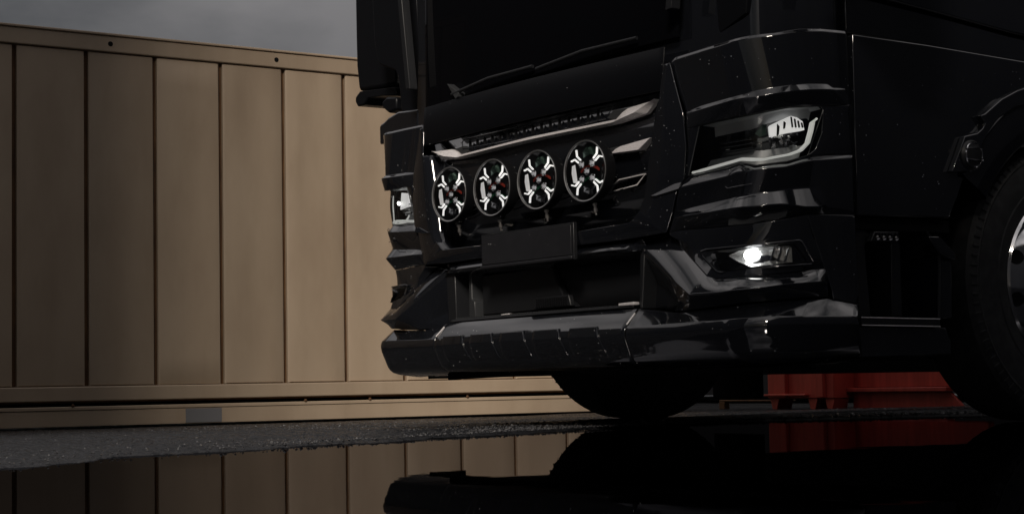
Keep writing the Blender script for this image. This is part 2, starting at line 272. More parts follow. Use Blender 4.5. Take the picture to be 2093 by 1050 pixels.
    r2 = ramp(m, n2.outputs['Fac'], [(.35, grey(.16)), (.65, grey(.42))]); m.node_tree.links.new(r2.outputs['Color'], b.inputs['Roughness'])
    n4 = noise_chain(m, 330, 2); bump(m, b, n4.outputs['Fac'], .8, .004)
    m, b = principled('wet_stone', (.10, .10, .105), .14, 0, **{'IOR': 1.5})
    n = noise_chain(m, 45, 2); r = ramp(m, n.outputs['Fac'], [(.35, (.02, .02, .022)), (.5, (.05, .05, .054)), (.70, (.17, .17, .175))]); m.node_tree.links.new(r.outputs['Color'], b.inputs['Base Color'])
    # puddle: still water over dark asphalt, mirror colour dimmed evenly
    m = bpy.data.materials.new('puddle_water'); m.use_nodes = True; nt = m.node_tree; nt.nodes.clear()
    o = nt.nodes.new('ShaderNodeOutputMaterial'); d = nt.nodes.new('ShaderNodeBsdfDiffuse'); g = nt.nodes.new('ShaderNodeBsdfGlossy')
    d.inputs[0].default_value = (.006, .0065, .008, 1); g.inputs['Roughness'].default_value = .012; g.inputs[0].default_value = (.27, .27, .285, 1)
    f = nt.nodes.new('ShaderNodeFresnel'); f.inputs['IOR'].default_value = 1.33; mx = nt.nodes.new('ShaderNodeMixShader')
    nt.links.new(f.outputs[0], mx.inputs[0]); nt.links.new(d.outputs[0], mx.inputs[1]); nt.links.new(g.outputs[0], mx.inputs[2]); nt.links.new(mx.outputs[0], o.inputs[0])
    n = noise_chain(m, 2.6, 3); bn = nt.nodes.new('ShaderNodeBump'); bn.inputs['Strength'].default_value = .03; bn.inputs['Distance'].default_value = .01
    nt.links.new(n.outputs['Fac'], bn.inputs['Height']); nt.links.new(bn.outputs['Normal'], g.inputs['Normal'])
    MATS['puddle_water'] = m
    # grey for the added off-frame light blockers
    m, b = principled('dark_cladding', (.045, .045, .048), .75)
    n = noise_chain(m, 1.2, 5, 'Object', (1, 1, .3)); r = ramp(m, n.outputs['Fac'], [(.3, (.07, .074, .088)), (.7, (.11, .115, .13))]); m.node_tree.links.new(r.outputs['Color'], b.inputs['Base Color'])
make_materials()

# ------------------------------------------------------------------ mesh helpers
def link(name, me, mat, parent=None, kind=None):
    o = bpy.data.objects.new(name, me); COL.objects.link(o)
    if mat: 
        if len(me.materials) == 0: me.materials.append(MATS[mat])
    if parent is not None: o.parent = parent
    if kind: o['kind'] = kind
    return o
def finish(me, angle=35):
    for p in me.polygons: p.use_smooth = True
    me.set_sharp_from_angle(angle=math.radians(angle))
def bake(bm, name, angle=35):
    bmesh.ops.remove_doubles(bm, verts=bm.verts, dist=1e-6)
    bmesh.ops.recalc_face_normals(bm, faces=bm.faces)
    me = bpy.data.meshes.new(name); bm.to_mesh(me); bm.free(); finish(me, angle); return me
def resample(rail, n, mode):
    r = np.array(rail, float)
    if mode == 's': u = r[:, 0]
    else: u = np.concatenate([[0], np.cumsum(np.hypot(np.diff(r[:, 0]), np.diff(r[:, 1])))])
    if mode == 'idx': u = np.arange(len(r), dtype=float)
    if u[-1] < u[0]: r = r[::-1]; u = u[::-1]
    t = np.linspace(u[0], u[-1], n)
    return [(float(np.interp(v, u, r[:, 0])), float(np.interp(v, u, r[:, 1])), float(np.interp(v, u, r[:, 2]))) for v in t]
def mod(o, typ, **kw):
    m = o.modifiers.new(typ.lower(), typ)
    for k, v in kw.items(): setattr(m, k, v)
    return m
def loft(name, rails, mat, parent, n=56, sg=1, mode='s', thick=.006, bev=.0028, smooth_rows=False, sub=1, angle=30):
    """sheet through several rails of (s, z, o); sg=-1 builds the mirror image on the truck's far side"""
    R_ = [resample(r, n, mode) for r in rails]
    if sub > 1:
        R2 = []
        A = np.array(R_)
        k = np.arange(len(R_)); t = np.linspace(0, len(R_)-1, (len(R_)-1)*sub+1)
        for v in t:
            i = min(int(v), len(R_)-2); f = v-i
            p0, p1, p2, p3 = A[max(i-1, 0)], A[i], A[i+1], A[min(i+2, len(R_)-1)]
            R2.append(.5*((2*p1)+(-p0+p2)*f+(2*p0-5*p1+4*p2-p3)*f*f+(-p0+3*p1-3*p2+p3)*f**3))
        R_ = [[tuple(q) for q in r] for r in R2]
    V = [S(sg*s, z, o) for r in R_ for s, z, o in r]
    F = []
    for j in range(len(R_)-1):
        for i in range(n-1):
            F.append((j*n+i, j*n+i+1, (j+1)*n+i+1, (j+1)*n+i))
    me = bpy.data.meshes.new(name); me.from_pydata(V, [], F); me.update()
    tot = 0
    for p in me.polygons:
        j, i = divmod(p.index, n-1)
        tot += p.normal.dot(outward(sg*R_[j][i][0]))*p.area
    if tot < 0: me.flip_normals()
    finish(me, angle)
    o = link(name, me, mat, parent)
    if thick: mod(o, 'SOLIDIFY', thickness=thick, offset=-1)
    if bev: mod(o, 'BEVEL', width=bev, segments=2, limit_method='ANGLE', angle_limit=math.radians(24), harden_normals=False)
    return o
def prism(name, pts, o0, o1, mat, parent, sg=1, bev=.002, tilt=None, angle=30):
    """flat piece with outline pts (s, z) on the cab surface, from depth o0 out to o1; tilt(s, z) adds to the outer face"""
    bm = bmesh.new()
    a = [bm.verts.new(S(sg*s, z, o0)) for s, z in pts]
    b = [bm.verts.new(S(sg*s, z, o1+(tilt(s, z) if tilt else 0))) for s, z in pts]
    bm.faces.new(a); bm.faces.new(b[::-1])
    for i in range(len(pts)):
        j = (i+1) % len(pts); bm.faces.new((a[i], b[i], b[j], a[j]))
    bmesh.ops.recalc_face_normals(bm, faces=bm.faces)
    bmesh.ops.triangulate(bm, faces=[f for f in bm.faces if len(f.verts) > 4])
    o = link(name, bake(bm, name, angle), mat, parent)
    if bev: mod(o, 'BEVEL', width=bev, segments=2, limit_method='ANGLE', angle_limit=math.radians(30))
    return o
def sheet(name, pts, axis, d0, d1, mat, parent, sg=1, bev=.003, angle=30, taper=0):
    """prism along a world axis: axis 'y' takes (x, z) outlines, 'x' takes (y, z); sg mirrors in x"""
    bm = bmesh.new()
    cx = sum(p[0] for p in pts)/len(pts); cz = sum(p[1] for p in pts)/len(pts)
    def P(p, d, k):
        u, v = cx+(p[0]-cx)*k, cz+(p[1]-cz)*k
        return (sg*u, d, v) if axis == 'y' else (sg*d, u, v)
    a = [bm.verts.new(P(p, d0, 1)) for p in pts]; b = [bm.verts.new(P(p, d1, 1-taper)) for p in pts]
    bm.faces.new(a); bm.faces.new(b[::-1])
    for i in range(len(pts)):
        j = (i+1) % len(pts); bm.faces.new((a[i], b[i], b[j], a[j]))
    bmesh.ops.recalc_face_normals(bm, faces=bm.faces)
    bmesh.ops.triangulate(bm, faces=[f for f in bm.faces if len(f.verts) > 4])
    o = link(name, bake(bm, name, angle), mat, parent)
    if bev: mod(o, 'BEVEL', width=bev, segments=2, limit_method='ANGLE', angle_limit=math.radians(30))
    return o
def box_bm(bm, x0, x1, y0, y1, z0, z1):
    r = bmesh.ops.create_cube(bm, size=1)
    for v in r['verts']:
        v.co = Vector(((x0+x1)/2+v.co.x*(x1-x0), (y0+y1)/2+v.co.y*(y1-y0), (z0+z1)/2+v.co.z*(z1-z0)))
def box(name, b, mat, parent=None, bev=.004, kind=None):
    bm = bmesh.new(); box_bm(bm, *b); o = link(name, bake(bm, name), mat, parent, kind)
    if bev: mod(o, 'BEVEL', width=bev, segments=2, limit_method='ANGLE')
    return o
def tube_bm(bm, pts, r, n=8, closed=False):
    P = [Vector(p) for p in pts]; rings = []; m = len(P)
    for i, p in enumerate(P):
        d = (P[(i+1) % m]-P[i-1]) if closed else (P[min(i+1, m-1)]-P[max(i-1, 0)])
        d.normalize(); a = d.cross(Vector((.31, .22, .93))).normalized(); b = d.cross(a)
        rr = r[i] if isinstance(r, (list, tuple)) else r
        rings.append([bm.verts.new(p+(a*math.cos(t)+b*math.sin(t))*rr) for t in [2*math.pi*k/n for k in range(n)]])
    for i in range(m if closed else m-1):
        A, B = rings[i], rings[(i+1) % m]
        for k in range(n): bm.faces.new((A[k], A[(k+1) % n], B[(k+1) % n], B[k]))
    if not closed: bm.faces.new(rings[0]); bm.faces.new(rings[-1][::-1])
def tube(name, pts, r, mat, parent, n=8, closed=False):
    bm = bmesh.new(); tube_bm(bm, pts, r, n, closed); return link(name, bake(bm, name, 50), mat, parent)
def lathe_bm(bm, prof, c, axis, n=48, caps=True):
    """prof: (radius, distance along axis)"""
    c = Vector(c); ax = Vector(axis).normalized(); a = ax.cross(Vector((0, 0, 1)));
    if a.length < .1: a = ax.cross(Vector((1, 0, 0)))
    a.normalize(); b = ax.cross(a); rings = []
    for r, d in prof:
        rings.append([bm.verts.new(c+ax*d+(a*math.cos(t)+b*math.sin(t))*r) for t in [2*math.pi*k/n for k in range(n)]])
    for A, B in zip(rings, rings[1:]):
        for k in range(n): bm.faces.new((A[k], A[(k+1) % n], B[(k+1) % n], B[k]))
    if caps: bm.faces.new(rings[0]); bm.faces.new(rings[-1][::-1])
def lathe(name, prof, c, axis, mat, parent, n=48, caps=True, angle=35):
    bm = bmesh.new(); lathe_bm(bm, prof, c, axis, n, caps); return link(name, bake(bm, name, angle), mat, parent)
def tag(o, label, cat, group=None):
    o['label'] = label; o['category'] = cat
    if group: o['group'] = group
    return o
def empty(name, loc, label, cat):
    o = bpy.data.objects.new(name, None); COL.objects.link(o); o.location = loc; o.empty_display_size = .3
    return tag(o, label, cat)
def rounded(rails, sub=4):
    """smooth curve through a stack of rails, more rails in between"""
    n = 60; A = np.array([resample(r, n, 's') for r in rails]); out = []
    for v in np.linspace(0, len(rails)-1, (len(rails)-1)*sub+1):
        i = min(int(v), len(rails)-2); f = v-i
        p0, p1, p2, p3 = A[max(i-1, 0)], A[i], A[i+1], A[min(i+2, len(rails)-1)]
        out.append([tuple(q) for q in .5*((2*p1)+(-p0+p2)*f+(2*p0-5*p1+4*p2-p3)*f*f+(-p0+3*p1-3*p2+p3)*f**3)])
    return out
def const(pts, o): return [(s, z, o) for s, z, _ in pts]
def shift(pts, ds=0, dz=0, do=0): return [(s+ds, z+dz, o+do) for s, z, o in pts]

# ------------------------------------------------------------------ ground and puddle
SHORE_Y = [-9, -4.5, -2.9, -2.4, -1.96, -1.57, -1.15, -.68, -.18, .4, 1.05, 1.9, 2.4, 3.2, 4.5]
SHORE_X = [4.4, 3.0, 1.85, 1.41, 1.02, .92, .69, .47, .31, .10, -.06, .17, .30, .9, 2.6]
def vnoise(x, y, seed):
    rs = np.random.RandomState(seed); T = rs.rand(256, 256)
    xi = np.floor(x).astype(int); yi = np.floor(y).astype(int); fx = x-xi; fy = y-yi
    fx = fx*fx*(3-2*fx); fy = fy*fy*(3-2*fy)
    g = lambda a, b: T[a % 256, b % 256]
    return (g(xi, yi)*(1-fx)+g(xi+1, yi)*fx)*(1-fy)+(g(xi, yi+1)*(1-fx)+g(xi+1, yi+1)*fx)*fy
def build_ground():
    def axis(lo, hi, step, far):
        core = np.arange(lo, hi, step); k = np.cumsum(np.geomspace(step*3, 26, 34)); k = k*(far/k[-1])
        return np.concatenate([lo-k[::-1], core, hi+k])
    xs = axis(-2.75, 1.75, .0085, 160); far = np.arange(-6.6, -2.75, .03); xs = np.concatenate([xs[xs < -6.63], far, xs[xs > -2.751]]); ys = axis(-2.9, 3.3, .0092, 160)
    X, Y = np.meshgrid(xs, ys)
    d = X-np.interp(Y, SHORE_Y, SHORE_X) + .16*(vnoise(X*3.1+50, Y*3.1+50, 3)-.5) + .07*(vnoise(X*11+70, Y*11+20, 4)-.5)
    inside = (X < 9) & (Y > -9) & (Y < 4.4)
    t = np.clip((d+.22)/.5, 0, 1); t = t*t*(3-2*t)
    Z = .0075-.030*np.where(inside, t, 0)
    grain = (vnoise(X*62+100, Y*62+30, 5)-.5)*.0055+(vnoise(X*21+11, Y*21+7, 6)-.5)*.004+(np.random.rand(*X.shape)-.5)*.0042
    Z += grain + (vnoise(X*1.3+9, Y*1.3+5, 8)-.5)*.008
    Z = np.minimum(Z, .016) - .0172*np.clip(-.7-X, 0, 5.7)
    V = np.stack([X, Y, Z], -1).reshape(-1, 3); nx, ny = len(xs), len(ys)
    i = np.arange(ny-1)[:, None]*nx+np.arange(nx-1)[None]; i = i.ravel()
    F = np.stack([i, i+1, i+nx+1, i+nx], 1)
    me = bpy.data.meshes.new('ground'); me.vertices.add(len(V)); me.vertices.foreach_set('co', V.ravel())
    me.loops.add(F.size); me.loops.foreach_set('vertex_index', F.ravel().astype(np.int32))
    me.polygons.add(len(F)); me.polygons.foreach_set('loop_start', np.arange(0, F.size, 4, dtype=np.int32))
    me.polygons.foreach_set('loop_total', np.full(len(F), 4, np.int32)); me.update(); me.validate()
    link('ground', me, 'wet_asphalt', kind='structure')
    bm = bmesh.new(); pts = [(x-.6, y) for x, y in zip(SHORE_X, SHORE_Y)]+[(8.8, 4.3), (8.8, -8.9)]
    f = bm.faces.new([bm.verts.new((x, y, 0)) for x, y in pts]); 
    if f.normal.z < 0: f.normal_flip()
    bmesh.ops.triangulate(bm, faces=bm.faces)
    link('puddle', bake(bm, 'puddle'), 'puddle_water', kind='structure')
build_ground()
def build_gravel():
    rs = np.random.RandomState(21); N = 20000
    y = rs.uniform(-2.9, 4.2, N); edge = np.interp(y, SHORE_Y, SHORE_X)
    near = rs.rand(N) < .62
    x = np.where(near, edge-np.abs(rs.normal(0, .30, N))+.05, rs.uniform(-5.8, 1.0, N))
    k = (x < edge-.04) & (rs.rand(N) < np.clip((y+1.9)/1.8, .12, 1)); x, y = x[k], y[k]; n = len(x)
    r = rs.choice([.0022, .003, .0038, .005, .0065], n, p=[.3, .3, .22, .13, .05])
    base = np.array([(1, 0, 0), (-1, 0, 0), (0, 1, 0), (0, -1, 0), (0, 0, 1), (0, 0, -1)], float)
    V = base[None]*rs.uniform(.7, 1.3, (n, 6, 1))*r[:, None, None]
    a = rs.uniform(0, 6.28, n); c, s = np.cos(a)[:, None], np.sin(a)[:, None]
    vx = V[:, :, 0]*c-V[:, :, 1]*s; vy = V[:, :, 0]*s+V[:, :, 1]*c
    V = np.stack([vx+x[:, None], vy+y[:, None], V[:, :, 2]*.8+(.0080+r*.2-.0172*np.clip(-.7-x, 0, 5.7))[:, None]], -1)
    F = np.array([(0, 2, 4), (2, 1, 4), (1, 3, 4), (3, 0, 4), (2, 0, 5), (1, 2, 5), (3, 1, 5), (0, 3, 5)])
    faces = (F[None]+6*np.arange(n)[:, None, None]).reshape(-1, 3)
    me = bpy.data.meshes.new('gravel'); me.from_pydata(V.reshape(-1, 3).tolist(), [], faces.tolist()); me.update()
    o = link('gravel', me, 'wet_stone', kind='stuff')
    tag(o, 'loose wet grey grit scattered along the puddle edge', 'gravel')
build_gravel()

# ------------------------------------------------------------------ container
def build_container():
    X = -6.301; y0, dy = .0155, .5055
    c = empty('shipping_container', (X, 2.5, -.087), 'beige ribbed steel container standing behind the black truck', 'container')
    def part(name, b, mat, bev=.003, parent=c):
        bm = bmesh.new(); box_bm(bm, b[0], b[1], b[2]-2.5, b[3]-2.5, b[4], b[5]); o = link(name, bake(bm, name), mat, parent)
        if bev: mod(o, 'BEVEL', width=bev, segments=2, limit_method='ANGLE')
        return o
    ya, yb = y0-6*dy-.015, y0+11*dy+.015
    part('back_sheet', (-.13, -.022, ya, yb, .18, 2.70), 'rust_seam', 0)
    rs = random.Random(3)
    for k in range(-6, 11):
        w = .0165
        a, b = y0+k*dy+w-2.5, y0+(k+1)*dy-w-2.5
        # each panel is a shallow tray: folded edges round a sheet that is not quite flat
        bm = bmesh.new(); d = rs.uniform(-.002, .002); q = .016; zb, zt = .2975, 2.632
        rim = []
        nz, ny = 13, 5
        G = []
        for i in range(nz):
            row = []
            for j in range(ny):
                v, u = i/(nz-1), j/(ny-1)
                oil = .0035*math.sin(math.pi*u)*math.sin(2*math.pi*v*rs.choice((1, 1, 1))+k*1.7) if 0 < i < nz-1 else 0
                row.append(bm.verts.new((.013+d+oil, a+q+(b-a-2*q)*u, zb+q*.4+(zt-zb-q*.8)*v)))
            G.append(row)
        for i in range(nz-1):
            for j in range(ny-1): bm.faces.new((G[i][j], G[i][j+1], G[i+1][j+1], G[i+1][j]))
        ring = [G[0][j] for j in range(ny)]+[G[i][ny-1] for i in range(1, nz)]+[G[nz-1][j] for j in range(ny-2, -1, -1)]+[G[i][0] for i in range(nz-2, 0, -1)]
        cy_, cz_ = (a+b)/2, (zb+zt)/2
        for x0, grow in ((.006, 1), (-.020, 1)):
            new = []
            for v in ring:
                yy = a if v.co.y < a+q*1.2 else b if v.co.y > b-q*1.2 else v.co.y
                zz = zb if v.co.z < zb+q*.5 else zt if v.co.z > zt-q*.5 else v.co.z
                new.append(bm.verts.new((x0, yy, zz)))
            for i in range(len(ring)): bm.faces.new((ring[i], ring[(i+1) % len(ring)], new[(i+1) % len(ring)], new[i]))
            ring = new
        link('panel', bake(bm, 'panel', 40), 'beige_enamel', c)
    tr = part('top_rail', (-.13, .030, ya, yb, 2.637, 2.751), 'beige_enamel', .008)
    part('top_lip', (-.15, .042, ya, yb, 2.752, 2.770), 'beige_enamel', .005, c)
    part('bottom_rail', (-.12, .033, ya, yb, .192, .294), 'beige_enamel', .008)
    part('lower_flange', (-.12, .042, ya, yb, .130, .156), 'beige_enamel', .005)
    bb = part('base_beam', (-.12, .036, ya, yb, .018, .1285), 'beige_enamel', .005)
    part('underframe', (-.9, -.07, ya+.05, yb-.05, .03, .28), 'matte_black', 0)
    for y in (.691, 1.974, -.592, 3.26):
        lathe('rail_hole', [(.0185, 0), (.0175, .0024), (.009, .0028)], (.0295, y-2.5, 2.695), (1, 0, 0), 'matte_black', tr, 18)
    for y in (.409, 2.178, 2.72, 3.59):
        lathe('rivet', [(.012, 0), (.011, .008), (.004, .012)], (.040, y-2.5, .163), (1, 0, 0), 'rust_seam', bb, 10)
    part('repair_plate', (.0355, .0392, 1.233, 1.510, .024, .125), 'grey_patch', .001)
    # the box behind the visible wall
    part('box_body', (-2.43, -.131, ya, yb, .18, 2.715), 'beige_enamel', .01)
    part('roof', (-2.43, -.03, ya+.015, yb-.015, 2.716, 2.748), 'beige_enamel', .004)
    for yy in (ya, yb-.013):
        part('corner_post', (-.03, .045, yy, yy+.013, .296, 2.636), 'beige_enamel', .003)
build_container()

# ------------------------------------------------------------------ red steel frame seen under the truck
def build_red():
    Y = 4.45
    t = empty('red_skip', (-3.17, Y, -.045), 'low red steel skip on feet seen through the gap under the truck', 'skip')
    def part(name, b, mat='red_paint', bev=.005):
        bm = bmesh.new(); box_bm(bm, b[0]+3.3, b[1]+3.3, b[2]-Y, b[3]-Y, b[4], b[5]); o = link(name, bake(bm, name), mat, t); mod(o, 'BEVEL', width=bev, segments=2); return o
    part('wall', (-3.02, -1.9, Y+.02, Y+.07, .15, .62))
    part('rail', (-3.02, -2.16, Y-.05, Y+.02, .122, .15))
    sheet('sloping_plate', [(.29, .016), (1.24, .016), (1.12, .121), (.29, .121)], 'y', .0, .02, 'red_paint', t)
    part('end_box', (-3.655, -3.02, Y-.16, Y+.05, .085, .62))
    part('end_rib', (-3.15, -3.09, Y-.19, Y-.161, .09, .62))
    part('end_rib', (-3.50, -3.45, Y-.19, Y-.161, .09, .62))
    part('end_ledge', (-3.655, -3.25, Y-.20, Y-.162, .10, .115))
    for x in (-3.60, -3.23, -3.07):
        sheet('foot', [(x+3.3-.045, .084), (x+3.3+.045, .084), (x+3.3+.022, .012), (x+3.3-.022, .012)], 'y', -.15, -.02, 'red_paint', t)
    part('low_rail', (-4.42, -3.66, Y+.05, Y+.10, .06, .072), 'rust_seam'); part('low_leg', (-4.42, -4.36, Y+.05, Y+.10, .005, .059), 'rust_seam')
build_red()

# ------------------------------------------------------------------ truck
T = empty('truck', (0, 0, 0), 'wet black lorry with four round driving lamps on its grille', 'truck')
CYL = (1.53, .505)      # front axle: y, z

def build_cab():
    full = lambda z, o, s=2.6: [(-s, z, o), (s, z, o)]
    bk = [(-1.9, -1.9), ]
    loft('cab_shell', [full(.70, -.085, 1.55), full(1.26, -.055, 1.55), full(1.95, -.060, 1.55), full(2.6, -.16, 1.55), full(3.2, -.30, 1.55), full(3.6, -.55, 1.55)], 'black_paint', T, n=120, thick=.02, bev=0)
    loft('front_backing', [full(.20, -.16, 1.50), full(.71, -.14, 1.50)], 'matte_black', T, n=100, thick=.02, bev=0)
    # rear of the cab, roof and chassis
    box('cab_body', (-1.20, 1.20, .36, 2.35, 1.30, 3.55), 'black_paint', T, .05)
    box('chassis_rail', (.36, .44, .35, 5.2, .62, .88), 'matte_black', T)
    box('chassis_rail', (-.44, -.36, .35, 5.2, .62, .88), 'matte_black', T)
    box('engine_block', (-.36, .36, .45, 2.3, .42, 1.25), 'matte_black', T, .04)
    tube('front_axle', [(-1.0, CYL[0], .50), (-.6, CYL[0], .44), (.6, CYL[0], .44), (1.0, CYL[0], .50)], .055, 'matte_black', T)
    box('mudflap', (-1.19, -.84, 1.86, 1.88, .085, .85), 'matte_black', T)  # black sheet added to darken the gap behind the far tyre
    box('far_skirt', (-1.23, -1.16, 2.2, 5.9, .195, .9), 'matte_black', T)
    box('under_tray', (-1.02, 1.05, .16, 1.02, .232, .26), 'matte_black', T)
    # windscreen
    ws = [[(-.84, z, o), (.84, z, o)] for z, o in ((1.325, -.020), (1.95, -.026), (2.5, -.09))]
    loft('windscreen', ws, 'windscreen_glass', T, n=60, thick=.012, bev=.002)
    # scuttle panel between windscreen and grille
    sl = D['slotline']
    top = [(-.80, 1.3185, .004), (.80, 1.296, .004)]
    mid = [(-.80, 1.24, .012), (.80, 1.22, .012)]
    bot = [(-.80, 1.160, .006), (.80, 1.150, .006)]
    loft('scuttle_panel', [top, mid, bot], 'satin_black', T, n=60, bev=.002)
    w = [(s, z) for s, z, o in D['wtri']]
    prism('wiper_cover', [w[0], w[1], w[2], w[3]], -.02, .012, 'grey_trim', T, bev=.001)
    # wipers parked low on the glass
    for s0, s1 in ((-.55, .05), (.08, .66)):
        tube('wiper_arm', [S(s0, 1.335, .006), S((s0+s1)/2, 1.352, .010), S(s1, 1.35, .002)], .007, 'dark_plastic', T)
build_cab()

def build_corner(sg):
    g = lambda k: D[k]
    cp = lambda rails, **k: loft('corner_panel', rails, 'black_paint', T, sg=sg, **k)
    top = g('c_top')
    lip = shift(top, 0, .012, -.035)
    cp([lip, shift(top, 0, .004, -.006), shift(top, 0, -.006, 0), g('c_l1t'), g('c_l1b'), g('hl_top')], n=90)
    # beside the headlight, each side
    loft('headlight_surround', [g('jl_a'), g('jl_b')], 'black_paint', T, n=16, sg=sg, mode='arc')
    loft('headlight_surround', [g('jr_a'), g('jr_b')], 'black_paint', T, n=20, sg=sg, mode='arc')
    loft('corner_panel', [g('hl_bot'), g('hl_led'), g('l2t'), g('l2b'), g('m1')], 'black_paint', T, n=90, sg=sg)
    # service hatch, lower line of the flap under the headlight
    for k in ('hatch_u', 'hatch_l'):
        tube('flap_edge', [S(sg*s, z, o+.004) for s, z, o in g(k)], .0016, 'black_paint', T, 6)
    # headlight
    back = [(s, z, -.075) for s, z, o in g('lens_b')]; 
    hl = loft('headlight', [const(g('lens_t'), -.004), const(g('lens_t'), -.06), const(g('lens_m'), -.085), const(g('lens_b'), -.055), const(g('lens_b'), -.004)], 'dark_chrome' if False else 'grey_trim', T, n=40, sg=sg, thick=0, bev=0)
    hl.data.materials.clear(); hl.data.materials.append(MATS['lamp_bowl'])
    loft('lens', [g('lens_t'), g('lens_m'), g('lens_b')], 'clear_lens', hl, n=60, sg=sg, thick=0, bev=0, sub=5)
    rim = [S(sg*s, z, o+.001) for s, z, o in g('lens_t')]+[S(sg*s, z, o+.001) for s, z, o in reversed(g('lens_b'))]
    tube('lens_edge', rim, .0022, 'grey_trim', hl, 6, closed=True)
    dt = [(a[0]*.8+b[0]*.2, a[1]*.8+b[1]*.2, a[2]) for a, b in zip(g('drl_t'), g('drl_b'))]; db = [(a[0]*.12+b[0]*.88, a[1]*.12+b[1]*.88, b[2]) for a, b in zip(g('drl_t'), g('drl_b'))]
    loft('light_strip', [dt, [((a[0]+b[0])/2, (a[1]+b[1])/2, .004) for a, b in zip(g('drl_t'), g('drl_b'))], db], 'light_guide', hl, n=60, sg=sg, mode='idx', thick=.004, bev=0, sub=3, angle=80)
    pj = [(s, z) for s, z, o in g('proj')]
    cs = sum(s for s, z in pj)/len(pj); cz = sum(z for s, z in pj)/len(pj)
    prism('main_reflector', pj, -.06, -.032, 'headlight_beam', hl, sg=sg, bev=.001)  # emission stands in for bright sky reflected in the chrome
    for i in range(4):
        a = 1.315+i*.013
        prism('reflector_fin', [(a, 1.012-.006*i), (a+.004, 1.011-.006*i), (a+.008, .978), (a+.004, .978)], -.034, -.026, 'matte_black', hl, sg=sg, bev=0)
    for (a, z, w, h) in ((1.262, .967, .007, .022), (1.287, .985, .006, .012)):
        prism('reflector_fin', [(a, z-h), (a+w, z-h*.9), (a+w*1.6, z+h*.6), (a+w*.4, z+h)], -.034, -.027, 'matte_black', hl, sg=sg, bev=0)
    prism('indicator_reflector', [(s, z) for s, z, o in g('green')], -.07, -.035, 'green_reflector', hl, sg=sg, bev=.001)
    ll = [(s, z) for s, z, o in g('ledl')]
    for i in range(3):
        z = .915+i*.013
        prism('indicator_bar', [(1.01, z), (1.16, z+.001), (1.16, z+.007), (1.01, z+.006)], -.07, -.04+.004*i, 'dark_chrome', hl, sg=sg, bev=.001)
    rs = random.Random(5)
    for i in range(14):
        a = rs.uniform(1.24, 1.345); z = .903+(a-1.23)*.16+rs.uniform(0, .036); w = rs.uniform(.006, .014); q = rs.uniform(-.004, .004)
        prism('reflector_facet', [(a, z), (a+w, z+q), (a+w*.8, z+w*.9), (a-w*.2, z+w*.6)], -.07, -.034+rs.uniform(-.01, .006), 'chrome', hl, sg=sg, bev=0, tilt=lambda s, zz, z=z: (zz-z)*rs.uniform(-.6, .2))
    # marque lettering on the lamp insert
    (s0, z0, _), (s1, z1, _) = g('man')
    if sg > 0:
        cu = bpy.data.curves.new('lettering', 'FONT'); cu.body = 'MAN'; cu.size = .012; cu.extrude = .0006; cu.space_character = 1.15
        tmp = bpy.data.objects.new('tmp', cu); COL.objects.link(tmp); dg = bpy.context.evaluated_depsgraph_get(); dg.update()
        me = bpy.data.meshes.new_from_object(tmp.evaluated_get(dg)); bpy.data.objects.remove(tmp)
        lo = link('lettering', me, 'light_guide', hl)
        o_ = -.022; p0, p1 = Vector(S(s0, z0-.003, o_)), Vector(S(s1, z1-.003, o_))
        xa = (p1-p0).normalized(); za = outward((s0+s1)/2); ya = za.cross(xa).normalized(); za = xa.cross(ya)
        lo.matrix_world = Matrix(((xa.x, ya.x, za.x, p0.x), (xa.y, ya.y, za.y, p0.y), (xa.z, ya.z, za.z, p0.z), (0, 0, 0, 1)))
    else:
        c = Vector(S(-1.24, .965, -.012))
        lathe('bulb', [(.004, 0), (.0085, .004), (.007, .010), (.002, .013)], c, outward(-1.24), 'head_bulb', hl, 16)
        prism('main_reflector', [(1.05, .935), (1.16, .93), (1.21, .975), (1.12, 1.0), (1.06, .99)], -.05, -.03, 'headlight_beam', hl, sg=sg, bev=.001)
    # fog lamp pocket and V shaped trim
    fp = loft('fog_panel', [g('m1'), [(.8069, .658, .007)]+[(s, z, o) for s, z, o in [(.93, .60, -.004), (1.0, .585, -.008), (1.2, .585, -.010), (1.36, .61, -.002), (1.385, .60, .003)]], g('v_in')], 'black_paint', T, n=70, sg=sg, mode='arc', sub=1)
    loft('bumper_trim', [g('v_in'), g('v_out')], 'black_paint', T, n=89, sg=sg, mode='idx', bev=.003)
    loft('bumper_trim_underside', [const(g('v_out'), .0) if False else g('v_out'), [(.650, .51, -.075), (.74, .465, -.055), (.83, .430, -.005), (.925, .425, .026), (1.08, .43, .030), (1.2, .436, .030), (1.27, .445, .028), (1.38, .45, .020), (1.414, .455, .012)], [(.6323, .4235, -.075), (.72, .416, -.055), (.80, .405, -.020), (.87, .4035, .004), (1.09, .413, .014), (1.20, .419, .014), (1.256, .4235, .014), (1.37, .431, .014), (1.410, .432, .014)]], 'black_paint', T, n=89, sg=sg, mode='idx')
    loft('bumper_wing', [g('wing_a'), g('wing_b')], 'black_paint', T, n=40, sg=sg, mode='arc')
    kf = 0 if sg > 0 else -.015
    fog = loft('fog_lamp', [const(g('fogi_t'), .021+kf), const(g('fogi_t'), -.008), const(g('fogi_b'), -.008), const(g('fogi_b'), .020+kf)], 'lamp_bowl', T, n=30, sg=sg, thick=0, bev=0)
    bz = [S(sg*s, z, o+.003+kf) for s, z, o in g('fog_t')]+[S(sg*s, z, o+.003+kf) for s, z, o in reversed(g('fog_b'))]
    tube('bezel', bz, .0042, 'black_paint', fog, 8, closed=True)
    bz = [S(sg*s, z, o+.004+kf) for s, z, o in g('fogi_t')]+[S(sg*s, z, o+.004+kf) for s, z, o in reversed(g('fogi_b'))]
    tube('glass_edge', bz, .0016, 'dark_chrome', fog, 6, closed=True)
